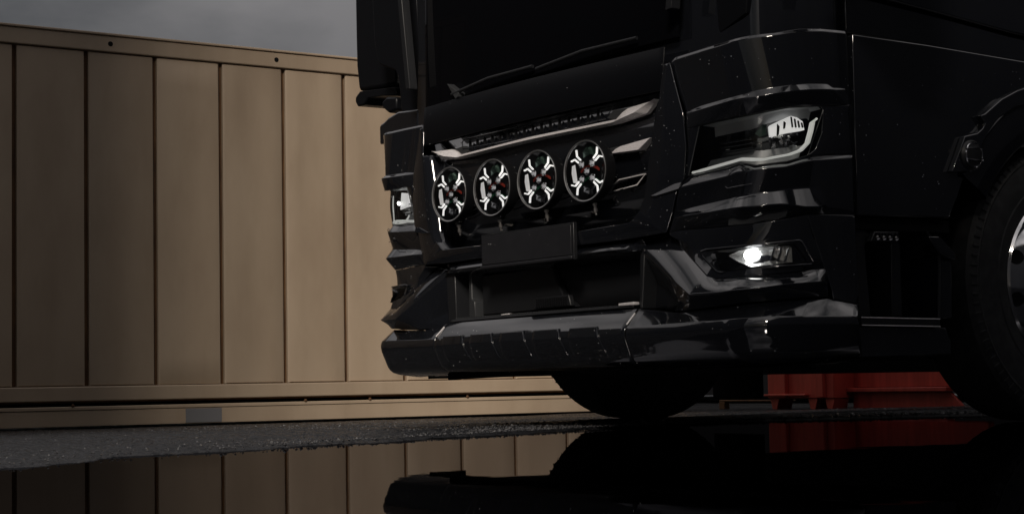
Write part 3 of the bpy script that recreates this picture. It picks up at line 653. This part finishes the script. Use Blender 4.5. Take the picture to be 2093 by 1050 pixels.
    loft('lens', [shift(g('fogi_t'), 0, 0, .006+kf), shift(g('fogi_b'), 0, 0, .006+kf)], 'clear_lens', fog, n=40, sg=sg, thick=0, bev=0)
    if sg < 0:
        loft('glass', [const(g('fogi_t'), .008), const(g('fogi_b'), .008)], 'fog_glass', fog, n=30, sg=sg, thick=.006, bev=.002)
    fc = [(s, z) for s, z, o in g('fcup')]
    cs, cz = 1.185, .566
    bm = bmesh.new(); rings = []
    for k, (f, o) in enumerate(((1, .019), (.86, .010), (.6, .001), (.25, -.004))):
        rings.append([bm.verts.new(S(sg*(cs+(s-cs)*f), cz+(z-cz)*f, o)) for s, z in fc])
    for A, B in zip(rings, rings[1:]):
        for i in range(len(fc)): bm.faces.new((A[i], A[(i+1) % len(fc)], B[(i+1) % len(fc)], B[i]))
    bm.faces.new(rings[-1])
    link('reflector', bake(bm, 'reflector', 20), 'lamp_white', fog)
    if sg > 0:
        bs, bz_, _ = g('fbulb')[0]
        bo = lathe('bulb', [(.004, -.012), (.016, -.006), (.0205, .002), (.016, .008), (.004, .010)], (0, 0, 0), (0, 0, 1), 'fog_bulb', fog, 24)
        za = outward(bs); xa = Vector((-za.y, za.x, 0)); ya = Vector((0, 0, 1)); c = Vector(S(bs, bz_-.004, .010))
        bo.matrix_world = Matrix(((xa.x*1.35, 0, za.x, c.x), (xa.y*1.35, 0, za.y, c.y), (0, .98, 0, c.z), (0, 0, 0, 1)))
    for i in range(3):
        a = 1.22+i*.022
        prism('reflector_fin', [(a, .545), (a+.004, .545), (a+.016, .585), (a+.012, .585)], .0, .017, 'chrome', fog, sg=sg, bev=0)
    # bumper wing below
    low = [(s, z-.02, -.10) for s, z, o in g('b3')]
    sq = lambda r: [(.634,)+tuple(r[0][1:])]+[p for p in r if p[0] > .70]
    loft('bumper_end', [sq(shift(g('b0'), 0, 0, -.03)), sq(shift(g('b0'), 0, -.002, 0))]+rounded([sq(r) for r in (g('b1'), shift(g('b1'), 0, -.028, .006), g('b2'), g('b3'), low)]), 'black_paint', T, n=90, sg=sg, thick=.004, bev=.0035, angle=32)
for sg in (1, -1): build_corner(sg)

def build_centre():
    g = lambda k: D[k]
    rec = g('rec'); seam = g('seam')
    for sg in (1, -1):
        # hood side frame between the grille recess and the corner panel
        loft('grille_frame', [[(.80, 1.236, .010), (.79, 1.16, .018)]+rec, [(.832, 1.236, .012), (.85, 1.18, .012)]+seam[1:]], 'black_paint', T, n=50, sg=sg, mode='arc')
        # inner wall of the recess
        inner = [(s-.028, z+.0, -.052) for s, z, o in rec]
        loft('grille_wall', [rec, inner], 'black_paint', T, n=50, sg=sg, mode='arc', thick=.004, bev=.0)
        prism('frame_ledge', [(s, z) for s, z, o in g('wedge')], .01, .026, 'black_paint', T, sg=sg, bev=.002, tilt=lambda s, z: -.35*(z-.80))
    # lower band of the hood, below the lamps
    rb = [(-.6241, .7153, .022), (.6241, .7153, .022)]
    ext = [(-.6786, .7525, .022), (-.6241, .7153, .022), (-.3, .7085, .022), (.3, .7085, .022), (.6241, .7153, .022), (.6786, .7525, .022)]
    bot = [(-.80, .668, .016), (-.5933, .660, .016), (.5933, .660, .016), (.80, .668, .016)]
    loft('hood_lower_band', [[(s, z+.004, -.05) for s, z, o in ext], ext, bot], 'black_paint', T, n=90)
    # the grille sheet behind the lamps
    loft('grille_panel', [[(-.80, 1.165, -.036), (.80, 1.15, -.036)], [(-.78, 1.0, -.040), (.78, 1.0, -.040)], [(-.72, .70, -.048), (.72, .70, -.048)]], 'black_paint', T, n=70, bev=0)
    # slot with ribs above the silver bar
    sl = [(s, z) for s, z, o in g('slot')]
    so = tube('slot_edge', [S(s, z, -.018) for s, z in sl], .0022, 'black_paint', T, 6, closed=True)
    for i in range(16):
        s = -.47+i*.058
        box_ = [(s, 1.103), (s+.004, 1.103), (s+.004, 1.139), (s, 1.139)]
        prism('slot_rib', box_, -.036, -.024, 'matte_black', so, bev=.0008)
    # silver bar with its two flared ends, mirrored about the centre line
    tb, bb = g('bar_t'), g('bar_b')
    T1 = [(0, 1.0925), (.1648, 1.0905), (.35, 1.088), (.5236, 1.0875), (.5567, 1.1065), (.5891, 1.1175), (.742, 1.1275)]
    B1 = [(0, 1.0755), (.1643, 1.0742), (.35, 1.0728), (.5231, 1.0722), (.5878, 1.0772), (.685, 1.0865), (.742, 1.1275)]
    tr = [(-s, z+.004*s, 0) for s, z in T1[:0:-1]]+[(s, z, 0) for s, z in T1]
    br = [(-s, z+.004*s, 0) for s, z in B1[:0:-1]]+[(s, z, 0) for s, z in B1]
    md = [(a[0]*.5+b[0]*.5, a[1]*.25+b[1]*.75, 0) for a, b in zip(tr, br)]
    bar = loft('grille_bar', [const(tr, -.030), const(tr, -.012), const(md, .004), const(br, -.014), const(br, -.030)], 'silver_trim', T, n=150, mode='idx', thick=0, bev=0, angle=25)
    for sg in (1, -1):
        prism('bar_filler', [(s, z) for s, z, o in g('fl2')], -.036, -.018, 'grey_trim', T, sg=sg)
        prism('grille_fin', [(s, z) for s, z, o in g('fin2')], -.040, -.008, 'silver_trim', T, sg=sg, tilt=lambda s, z: -.25*(z-.98))
        prism('fin_filler', [(s, z) for s, z, o in g('fin2d')], -.040, -.020, 'grey_trim', T, sg=sg)
        f3 = [(s, z) for s, z, o in g('fin3')]
        fb = prism('mesh_fin', f3, -.040, -.026, 'matte_black', T, sg=sg)
        tube('fin_outline', [S(sg*s, z, -.018) for s, z in (f3[0], f3[1], f3[2], f3[3], f3[4])], .0026, 'silver_trim', fb, 6)
        for r in range(4):
            for q in range(9):
                s = .497+q*.0155+(r % 2)*.008; z = .848+r*.0085+(s-.5)*.02
                if z > .872+(s-.52)*.03 or s-.62 > (z-.847)*1.2: continue
                bmh = prism('mesh_cell', [(s+.0055*math.cos(t), z+.0045*math.sin(t)) for t in [k*math.pi/3 for k in range(6)]], -.027, -.022, 'dark_chrome', fb, sg=sg, bev=0)
    # number plate holder, no number fitted
    ph = prism('plate_holder', [(-.275, .612), (.335, .609), (.335, .742), (-.275, .745)], .022, .040, 'dark_plastic', T, bev=.003)
    prism('plate', [(-.262, .628), (.324, .6255), (.324, .7335), (-.262, .7365)], .040, .044, 'plate_plastic', ph, bev=.0015)
    prism('lip', [(-.270, .6125), (.332, .610), (.332, .6225), (-.270, .625)], .038, .050, 'plate_plastic', ph, bev=.003)
    # upper lip of the lower intake
    lo = [(-.652, .629, -.020), (-.60, .629, .010), (-.50, .6288, .022), (.50, .6275, .022), (.60, .6275, .010), (.652, .6285, -.020)]
    loft('intake_lip', [[(s, z+.028, -.01) for s, z, o in lo], [(s, z+.010, o-.006) for s, z, o in lo], lo, [(s, z-.010, .004) for s, z, o in lo], [(s, z-.030, -.10) for s, z, o in lo]], 'black_paint', T, n=70, bev=.003)
    # intake: back wall, side cheeks, angled duct, vent and post
    loft('intake_back', [[(-.72, .66, -.105), (.72, .66, -.105)], [(-.62, .41, -.10), (.62, .41, -.10)]], 'dark_plastic', T, n=30, bev=0)
    du = prism('intake_duct', [(-.46, .60), (.041, .606), (.118, .490), (.19, .45), (-.46, .445)], -.102, -.070, 'dark_plastic', T, bev=.004)
    v = prism('intake_vent', [(-.055, .45), (-.040, .4915), (.172, .4945), (.187, .452)], -.075, -.052, 'dark_plastic', T, bev=.004)
    for i in range(14):
        s = -.03+i*.0145
        prism('vent_slat', [(s, .456), (s+.005, .456), (s+.005, .486), (s, .486)], -.053, -.047, 'matte_black', v, bev=0)
    prism('intake_post', [(-.525, .44), (-.525, .62), (-.505, .62), (-.505, .512), (-.483, .500), (-.478, .44)], -.102, -.045, 'grey_trim', T, bev=.003)
    prism('intake_cheek', [(-.64, .42), (-.66, .625), (-.585, .62), (-.575, .42)], -.10, -.012, 'dark_plastic', T, bev=.004)
    prism('intake_cheek', [(.64, .42), (.66, .625), (.635, .62), (.625, .42)], -.10, -.012, 'dark_plastic', T, bev=.004)
    # tread plate along the top of the bumper, full of drops
    tp = loft('bumper_tread', [[(-.60, .4375, -.09), (.61, .441, -.09)], [(-.60, .4325, -.004), (.61, .4365, -.004)], [(-.60, .424, .004), (.61, .428, .004)]], 'dark_plastic', T, n=60, bev=.003)
    for i in range(60):
        s = -.57+i*.0192
        prism('tread_tooth', [(s, .4335), (s+.010, .4335), (s+.008, .4375), (s+.002, .4375)], -.02, -.002, 'grey_trim', tp, bev=0)
    prism('tread_clip', [(.535, .434), (.618, .4345), (.618, .445), (.535, .4435)], -.02, .006, 'silver_trim', tp, bev=.002)
    prism('tread_clip', [(-.20, .4335), (-.145, .4338), (-.145, .4385), (-.20, .438)], -.02, .002, 'silver_trim', tp, bev=.001)
    # centre section of the bumper
    R2 = lambda z, o, e=.629: [(-e, z, o), (e, z+.001, o)]
    loft('bumper_centre', [R2(.4205, -.028), R2(.4195, .002)]+rounded([R2(.357, .056), R2(.329, .062), R2(.2843, .046), R2(.2302, .010), R2(.2102, -.10)]), 'black_paint', T, n=60, thick=.004, bev=.0035, angle=32)
    for sg in (1, -1):
        tube('joint_edge', [S(sg*.6315, .405, .014), S(sg*.6315, .366, .0525)], .0026, 'silver_trim', T, 6)
    for s in [-.555, -.335, -.115, .105, .325]:
        a, b = s, s+.155
        loft('bumper_pad', [[(a, .3655, .044), (b, .3660, .044)], [(a, .3650, .060), (b, .3655, .060)], [(a-.002, .331, .068), (b+.012, .331, .068)], [(a-.004, .2843, .052), (b+.03, .2843, .052)], [(a-.004, .246, .024), (b+.03, .246, .024)]], 'black_paint', T, n=10, bev=.003)
    # loose splash sheet hanging under the bumper, torn at its end
    rs = random.Random(2)
    pts = [(-.74+.02*i, .188+(.006 if i % 3 else -.004)*rs.random()+.0009*i) for i in range(0, 62)]
    low = [(-.724, .192), (-.50, .1965), (-.2, .2015), (.0, .2035), (.005, .206), (.3, .209), (.62, .215), (1.05, .218)]
    outl = low+[(1.05, .262), (-1.02, .262), (-1.0, .243), (-.93, .238), (-.88, .230), (-.862, .235), (-.845, .222), (-.79, .2245), (-.735, .219), (-.722, .214)]
    sheet('splash_sheet', outl, 'y', .075, .082, 'matte_black', T, bev=0)
    tube('torn_edge', [S(-.90+.02*i, .258+.004*rs.random(), .0+.004*rs.random()) for i in range(12)], .003, 'dark_plastic', T, 6)
build_centre()

def build_driving_lamps():
    arms = [[(-.82, .42), (-.63, .47), (-.43, .33)], [(-.54, .80), (-.51, .57), (-.33, .42)]]
    for i, (x, z) in enumerate(D['lamps']):
        y = -.060; R = .1105; ca, sa = math.cos(math.radians(7)), math.sin(math.radians(7))
        x = (-.458, -.152, .152, .455)[i] if False else x
        c = Vector((x, y, z)); ax = (sa, -ca, 0)
        lamp = lathe('driving_lamp', [(.03, -.075), (.075, -.072), (.105, -.045), (R, -.012), (R, .003), (R-.004, .007), (R-.008, .005), (R-.0085, -.012), (.096, -.022), (.05, -.030), (.0, -.031)], c, ax, 'matte_black', T, 64, caps=False)
        lathe('bezel', [(R-.0015, .0035), (R-.0035, .0078), (R-.0075, .0055), (R-.0085, .001)], c, ax, 'rim_steel', lamp, 64, caps=False)
        # cooling fins on the back of the housing
        for k in range(5):
            a = math.radians(28+k*16)
            d = Vector((math.cos(a), 0, math.sin(a)))
            tube('cooling_fin', [c+d*(R-.004)+Vector((0, .010, 0)), c+d*(R-.010)+Vector((0, .052, 0))], .0022, 'dark_plastic', lamp, 5)
        def P(u, v, d): return c+Vector((u*.0995*ca+d*sa, u*.0995*sa-d*ca, v*.0995))
        def flat(name, uv, d0, d1, mat, bev=0):
            bm = bmesh.new(); a = [bm.verts.new(P(u, v, d0)) for u, v in uv]; b = [bm.verts.new(P(u, v, d1)) for u, v in uv]
            bm.faces.new(a); bm.faces.new(b[::-1])
            for q in range(len(uv)): bm.faces.new((a[q], b[q], b[(q+1) % len(uv)], a[(q+1) % len(uv)]))
            return link(name, bake(bm, name), mat, lamp)
        for su in (1, -1):
            for sv in (1, -1):
                for arm in arms:
                    A = [Vector((u*su, v*sv, 0)) for u, v in arm]; L_, R_ = [], []
                    for q, p_ in enumerate(A):
                        d = (A[min(q+1, 2)]-A[max(q-1, 0)]).normalized(); nrm = Vector((-d.y, d.x, 0))*.024
                        L_.append(p_+nrm); R_.append(p_-nrm)
                    flat('light_strip', [(p_.x, p_.y) for p_ in L_+R_[::-1]], -.010, -.004, 'led_strip')
        for (u, v) in ((-.27, .26), (.27, .26), (0, 0), (-.27, -.26), (.27, -.26)):
            lathe('led_cup', [(.0150, .006), (.0138, .0085), (.0122, .006), (.010, .0), (.004, -.002)], P(u, v, -.013), ax, 'chrome', lamp, 18, caps=False)
            lathe('led', [(.0062, .0), (.0056, .004), (.003, .006), (.0006, .0066)], P(u, v, -.011), ax, 'led_lens', lamp, 14)
        for v0, mt in ((.02, 'tint_red'), (-.40, 'tint_green')):
            us = [-.46+.092*q for q in range(11)]
            up = [(u, v0+.16*(1-(u/.46)**2)+.055) for u in us]; dn = [(u, v0+.16*(1-(u/.46)**2)-.035) for u in us]
            flat('coated_band', up+dn[::-1], -.024, -.0185, mt)  # coloured bands paint in the glints of the lens coating
        # faceted reflectors above and below, wide bowls left and right
        for sv, mt in ((1, 'green_reflector'), (-1, 'dark_chrome')):
            f = [(-.34, .50), (-.36, .72), (-.14, .92), (.16, .92), (.36, .72), (.30, .50), (.02, .60)]
            bm = bmesh.new(); ring = [bm.verts.new(P(u, v*sv, -.020)) for u, v in f]; mid = [bm.verts.new(P(u*.5, (.70+(v-.70)*.5)*sv, -.006 if q % 2 else -.017)) for q, (u, v) in enumerate(f)]
            for q in range(len(f)): bm.faces.new((ring[q], ring[(q+1) % len(f)], mid[(q+1) % len(f)], mid[q]))
            bm.faces.new(mid); bmesh.ops.triangulate(bm, faces=bm.faces); link('reflector', bake(bm, 'reflector', 5), mt, lamp)
        for su, mt in ((-1, 'side_glow'), (1, 'dark_chrome')):  # left reflector glows in place of a bright reflection
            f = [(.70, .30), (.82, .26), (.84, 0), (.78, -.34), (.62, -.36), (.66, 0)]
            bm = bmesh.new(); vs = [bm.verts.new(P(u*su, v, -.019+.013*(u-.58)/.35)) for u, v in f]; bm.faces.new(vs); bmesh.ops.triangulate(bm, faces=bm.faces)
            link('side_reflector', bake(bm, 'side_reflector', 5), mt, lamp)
        lathe('lens', [(R-.008, .002), (.09, .0065), (.05, .0095), (.0, .0105)], c, ax, 'clear_lens', lamp, 48, caps=False)
        # bracket foot and fixing bolt below
        bx, bz = D['bolts'][i]
        tube('bracket', [c+Vector((-.02, .05, -.09)), (bx-.01, .0, bz+.045), (bx, -.012, bz+.03)], .011, 'matte_black', lamp, 8)
        bt = lathe('bolt', [(.004, -.022), (.004, -.010), (.0085, -.010), (.0085, .002), (.006, .002), (.006, .012), (.009, .012), (.009, .020), (.003, .022)], (bx, -.022, bz), (0, -.15, 1), 'steel_bolt', lamp, 10)
        box_ = lathe('washer', [(.012, 0), (.012, .004)], (bx, -.020, bz+.031), (0, -.15, 1), 'dark_chrome', lamp, 12)
        dx, dz = D['dots'][i]
        lathe('fixing_dot', [(.0045, 0), (.003, .003)], (dx, .012, dz), (0, -1, 0), 'steel_bolt', lamp, 10)
        tube('cable', [(dx+.03, .006, dz-.004), (dx+.07, .004, dz-.003), (dx+.115, .006, dz+.006)], .0022, 'dark_chrome', lamp, 6)
        tube('cable', [(dx+.04, .008, dz+.022), (dx+.10, .004, dz+.032), (dx+.14, .006, dz+.034)], .0018, 'dark_plastic', lamp, 6)
build_driving_lamps()

def build_mirrors():
    for sg in (1, -1):
        f = lambda k: [(-x, z) for x, z in D[k]]
        mi = [(1.39, 2.6), (1.79, 2.6)]+[(1.7979, 1.9979), (1.7956, 1.796), (1.7921, 1.6763), (1.7754, 1.5805), (1.7638, 1.5485), (1.402, 1.5205)]
        m = sheet('mirror_housing', mi, 'y', .24, .44, 'satin_black', T, sg=sg, bev=.02)
        sheet('mirror_foot', f('mirror_lip'), 'y', .23, .40, 'satin_black', m, sg=sg, bev=.006)
        if sg < 0: sheet('camera_pod', f('knob'), 'y', .20, .30, 'satin_black', m, sg=sg, bev=.01)
        de = f('defl'); de = [(1.42, 2.5), (1.0, 2.5)][::-1]+de[1:-1] if False else de
        sheet('corner_deflector', [(1.42, 2.5)]+de[1:-1]+[(1.06, 2.5)], 'y', .105, .22, 'satin_black', T, sg=sg, bev=.006)
        if sg < 0: sheet('cab_shoulder', [(1.318, 1.235), (1.320, 1.308), (1.305, 1.324), (1.27, 1.331), (1.2306, 1.3456), (1.1521, 1.3583), (.98, 1.345), (.98, 1.235)], 'y', .10, .26, 'black_paint', T, sg=sg, bev=.01)
        st = f('strip')
        sheet('pillar_strip', [(1.02, 2.3), (.99, 2.3)]+[st[2], st[3]], 'y', -.01, .03, 'dark_plastic', T, sg=sg, bev=.003)
build_mirrors()

def build_side():
    cy, cz = CYL
    for sg in (1, -1):
        arch = [(cy-.68*math.cos(t), cz+.68*math.sin(t)) for t in np.linspace(math.radians(24), math.radians(156), 28)]
        top = [(.437, 1.293), (.79, 1.290), (1.265, 1.2765), (2.6, 1.235)]
        outl = [(.437, .698)]+[(.86, .705)]+arch+[(2.6, .72), (2.6, 1.235), (1.265, 1.2765), (.79, 1.290), (.437, 1.293)]
        dp = sheet('door_lower_panel', outl, 'x', 1.225, 1.272, 'black_paint', T, sg=sg, bev=.004)
        su = D['side_up']
        sheet('door_sill', [(.437, 1.303), (2.6, 1.245), (2.6, 1.29), (1.2152, 1.3688), (.8715, 1.4001), (.55, 1.425), (.437, 1.43)], 'x', 1.20, 1.245, 'black_paint', T, sg=sg, bev=.006)
        sheet('door', [(.437, 1.436), (.5704, 1.432), (.8715, 1.407), (1.2152, 1.376), (2.6, 1.30), (2.6, 2.2), (.437, 2.2)], 'x', 1.18, 1.262, 'black_paint', T, sg=sg, bev=.006)
        # step well behind the bumper wing
        sw = sheet('step_well', [(.437, .34), (.95, .34), (.95, .70), (.437, .70)], 'x', 1.05, 1.075, 'matte_black', T, sg=sg, bev=.003)
        sheet('well_side', [(.70, .375), (.652, .375), (.6583, .64), (.70, .64)], 'x', 1.08, 1.20, 'dark_plastic', T, sg=sg, bev=.004)
        sheet('well_front', [(.42, .36), (.52, .36), (.50, .60), (.53, .64), (.42, .69)], 'x', 1.10, 1.235, 'dark_plastic', T, sg=sg, bev=.004)
        sheet('lower_skirt', [(.437, .3405), (.84, .336), (.86, .30), (.86, .245), (.437, .238)], 'x', 1.19, 1.262, 'black_paint', T, sg=sg, bev=.006)
        sb = sheet('step_board', [(.433, .367), (.7982, .3625), (.7971, .3405), (.434, .3425)], 'x', 1.08, 1.276, 'dark_plastic', T, sg=sg, bev=.0025)
        for i in range(17):
            y = .445+i*.0205
            sheet('tread_tooth', [(y, .3662-.0125*(y-.433)), (y+.009, .3660-.0125*(y-.433)), (y+.007, .3705-.0125*(y-.433)), (y+.002, .3705-.0125*(y-.433))], 'x', 1.10, 1.270, 'grey_trim', sb, sg=sg, bev=0)
        for zz in (.3665, .3415):
            tube('step_glint', [(sg*1.2765, .435, zz), (sg*1.2765, .797, zz-.0035)], .0017, 'silver_trim', sb, 6)  # silver lines drawn in as highlights on the step edges
        tube('grab_edge', [(sg*1.243, y, z) for y, z in D['post2']], .005, 'dark_plastic', T, 8)
        sheet('rear_cover', [(.838, .366), (.90, .366), (.905, .56), (.845, .582)], 'x', 1.10, 1.238, 'black_paint', T, sg=sg, bev=.005)
        sheet('step_bracket', D['bracket'], 'x', 1.225, 1.262, 'black_paint', T, sg=sg, bev=.004)
        sl = sheet('step_lamp', D['steplamp'], 'x', 1.245, 1.268, 'dark_plastic', T, sg=sg, bev=.003)
        for i in range(4):
            y = .518+i*.0285
            lathe('led', [(.0125, .0), (.0125, .003), (.010, .001), (.004, -.001)], (sg*1.268, y+.006, .6335), (sg, 0, 0), 'dark_chrome', sl, 16)
            lathe('led_dome', [(.005, .0), (.0042, .003), (.001, .0045)], (sg*1.2685, y+.006, .631), (sg, 0, 0), 'bright_reflector', sl, 12)
        sheet('panel_underside', [(.437, .655), (.89, .655), (.89, .6975), (.437, .6965)], 'x', 1.06, 1.245, 'matte_black', T, sg=sg, bev=.004)
        # wheel arch flare
        bm = bmesh.new(); rings = []
        for t in np.linspace(math.radians(30), math.radians(150), 40):
            row = []
            for r, x in ((.705, 1.262), (.703, 1.284), (.693, 1.289), (.686, 1.281), (.60, 1.279), (.555, 1.272), (.545, 1.262), (.548, 1.08)):
                row.append(bm.verts.new((sg*x, cy-r*math.cos(t)*1.0, cz+r*math.sin(t))))
            rings.append(row)
        for A, B in zip(rings, rings[1:]):
            for i in range(len(A)-1): bm.faces.new((A[i], A[i+1], B[i+1], B[i]))
        fl = link('wheel_arch', bake(bm, 'wheel_arch', 28), 'dark_plastic' if False else 'black_paint', T)
        tube('arch_glint', [(sg*1.287, cy-.698*math.cos(t), cz+.698*math.sin(t)) for t in np.linspace(math.radians(31), math.radians(149), 40)], .0022, 'dark_chrome', fl, 6)  # chrome line added as the highlight along the arch lip
        stp = D['flare_step']
        sheet('arch_moulding', stp[:1]+stp[1:]+[(1.32, 1.20), (1.32, 1.13), (1.20, 1.11), (1.10, 1.06), (1.04, 1.0), (.99, .93), (.955, .865)], 'x', 1.272, 1.296, 'black_paint', fl, sg=sg, bev=.003)
        (my, mz), = D['marker']
        mk = lathe('side_marker', [(.052, -.02), (.052, .004), (.046, .012), (.040, .010), (.036, .016), (.018, .021), (.0, .022)], (sg*1.296, my+.004, mz-.004), (sg, 0, 0), 'dark_plastic', fl, 28, caps=False)
        tube('marker_ring', [(sg*1.309, my+.004+.042*math.cos(t)*(1 if abs(math.cos(t)) < .8 else .95), mz-.004+.040*math.sin(t)) for t in np.linspace(0, 2*math.pi, 28)[:-1]], .0032, 'chrome', fl, 6, closed=True)
        tube('marker_bar', [(sg*1.316, my-.032, mz-.02), (sg*1.320, my+.004, mz-.022), (sg*1.316, my+.04, mz-.02)], .0025, 'chrome', fl, 6)
        tube('marker_bar', [(sg*1.316, my-.034, mz+.018), (sg*1.320, my+.004, mz+.020), (sg*1.316, my+.042, mz+.02)], .0018, 'chrome', fl, 6)
build_side()

def build_wheels():
    cy, cz = CYL
    for sg in (1, -1):
        cy = CYL[0] if sg > 0 else 1.31
        ax = (sg, 0, 0)
        prof = [(.295, -.30), (.36, -.315), (.44, -.31), (.485, -.29), (.502, -.27), (.505, -.15), (.502, -.03), (.490, -.012), (.474, -.004), (.470, .001), (.462, -.001), (.44, .004), (.40, .006), (.375, .003), (.370, .006), (.350, .004), (.325, -.004), (.305, -.012), (.292, -.022)]
        ty = lathe('tyre', prof, (sg*1.215, cy, cz), ax, 'rubber', T, 96, caps=False, angle=22)
        # shoulder blocks
        for k in range(72):
            a = 2*math.pi*k/72
            if not (math.radians(70) < a % (2*math.pi) < math.radians(290)) and sg > 0: pass
        bm = bmesh.new()
        for k in range(90):
            a = 2*math.pi*(k+.5)/90; d = Vector((0, math.cos(a), math.sin(a)))
            tube_bm(bm, [Vector((sg*1.2125, cy, cz))+d*.474, Vector((sg*1.203, cy, cz))+d*.494], .0042, 5)
        link('shoulder_rib', bake(bm, 'shoulder_rib'), 'rubber', ty, 'stuff')
        rim = lathe('rim', [(.312, -.020), (.316, -.004), (.309, .004), (.300, -.004), (.292, -.020), (.283, -.055), (.270, -.062), (.250, -.040), (.205, -.012), (.190, -.012), (.182, -.02), (.175, .012), (.10, .016), (.092, .045), (.085, .060), (.0, .064)], (sg*1.213, cy, cz), ax, 'chrome', ty, 96, caps=False, angle=30)
        for k in range(10):
            a = 2*math.pi*k/10+.27; d = Vector((0, math.cos(a), math.sin(a)))
            c = Vector((sg*(1.213-.0345), cy, cz))+d*.243
            nrm = Vector((sg*.86, 0, 0))+d*.5
            lathe('hand_hole', [(.026, .0), (.026, .0035), (.020, .002)], c, nrm, 'matte_black', ty, 20)
        for k in range(10):
            a = 2*math.pi*k/10; d = Vector((0, math.cos(a), math.sin(a)))
            lathe('wheel_nut', [(.019, 0), (.018, .016), (.013, .020), (.012, .034), (.003, .036)], Vector((sg*1.227, cy, cz))+d*.142, ax, 'chrome', ty, 8)
        lathe('brake_drum', [(.20, -.26), (.21, -.10), (.0, -.10)], (sg*1.215, cy, cz), ax, 'matte_black', ty, 32, caps=False)
    # rear axle tyres further back
    for sg in (1, -1):
        lathe('tyre', [(.29, -.30), (.44, -.31), (.49, -.29), (.505, -.25), (.505, -.06), (.49, -.01), (.44, 0), (.30, -.02), (.0, -.08)], (sg*1.22, 5.2, cz), (sg, 0, 0), 'rubber', T, 64, caps=False)
build_wheels()

# ------------------------------------------------------------------ rain drops clinging to the paint
def build_drops():
    names = ('corner_panel', 'headlight_surround', 'fog_panel', 'bumper_trim', 'bumper_wing', 'bumper_end', 'bumper_centre', 'grille_panel', 'scuttle_panel', 'grille_frame', 'hood_lower_band', 'door_lower_panel', 'lower_skirt', 'plate', 'bumper_pad', 'windscreen', 'frame_ledge')
    dens = {'bumper_end': 170, 'bumper_centre': 200, 'bumper_pad': 170, 'bumper_wing': 200, 'door_lower_panel': 160, 'windscreen': 0, 'grille_panel': 330, 'grille_frame': 480, 'fog_panel': 120, 'plate': 130, 'corner_panel': 240, 'scuttle_panel': 70, 'hood_lower_band': 480}
    rs = random.Random(11); V, F = [], []
    ang = [k*math.pi/3 for k in range(6)]
    for o in list(bpy.data.objects):
        b = o.name.split('.')[0]
        if b not in names or o.type != 'MESH': continue
        me = o.data
        P = [p for p in me.polygons if p.area > 1e-9 and p.normal.y < .35 and (p.center.x > -.9 or True)]
        ar = np.array([p.area for p in P]); tot = ar.sum()
        n = min(int(tot*dens.get(b, 480)*1.4), 1000)
        if n == 0: continue
        idx = np.random.choice(len(P), n, p=ar/tot)
        for i in idx:
            p = P[i]; vs = [me.vertices[v].co for v in p.vertices]
            if len(vs) == 4:
                u, v = rs.random(), rs.random(); c = (vs[0]*(1-u)+vs[1]*u)*(1-v)+(vs[3]*(1-u)+vs[2]*u)*v
            else:
                u, v = rs.random(), rs.random()
                if u+v > 1: u, v = 1-u, 1-v
                c = vs[0]+(vs[1]-vs[0])*u+(vs[2]-vs[0])*v
            # patchy wetting
            if rs.random() > .25+1.3*max(0, math.sin(c.x*7.3+c.z*5.1)*math.cos(c.y*6+c.z*9.7)): continue
            r = rs.choice((.0005, .0007, .0008, .0009, .0012, .0017)); nrm = p.normal
            a = nrm.orthogonal().normalized(); bb = nrm.cross(a); k0 = len(V)
            for rr, h in ((1.0, 0), (.72, .62)):
                for t in ang: V.append(tuple(c+(a*math.cos(t)+bb*math.sin(t))*r*rr+nrm*r*h))
            V.append(tuple(c+nrm*r*.85))
            for q in range(6):
                F.append((k0+q, k0+(q+1) % 6, k0+6+(q+1) % 6, k0+6+q)); F.append((k0+6+q, k0+6+(q+1) % 6, k0+12))
    me = bpy.data.meshes.new('rain_drops'); me.from_pydata(V, [], F); me.update()
    for p in me.polygons: p.use_smooth = True
    link('rain_drops', me, 'water_drop', T, 'stuff')
build_drops()

# ------------------------------------------------------------------ added blocks that cut sun and sky light and darken reflections in the paint
def build_yard():
    def hall(name, b, label, h, mat='dark_cladding'):
        t = empty(name, ((b[0]+b[1])/2, (b[2]+b[3])/2, 0), label, 'building')
        ox, oy = t.location.x, t.location.y
        bm = bmesh.new(); box_bm(bm, b[0]-ox, b[1]-ox, b[2]-oy, b[3]-oy, 0, h); link('wall', bake(bm, 'wall'), mat, t)  # sides and cap of an added light blocker
        bm = bmesh.new(); box_bm(bm, b[0]-ox-.15, b[1]-ox+.15, b[2]-oy-.15, b[3]-oy+.15, h+.002, h+.25); link('roof', bake(bm, 'roof'), 'matte_black', t)
    hall('warehouse', (-4.0, 1.42, -12, -4.49), 'unseen block added to shade the left part of the container', 10.0)
    hall('warehouse', (6.7, 16, -5.2, 30), 'long unseen block added to keep light off the truck side', 5.2)
    hall('warehouse', (-24, -16, -24, -4.5), 'unseen dark block added to darken reflections in the truck front', 10.0, 'matte_black')
    hall('warehouse', (-17, 13, 9, 14), 'dark backdrop block added to blacken the gap under the truck', 6.0, 'matte_black')
build_yard()
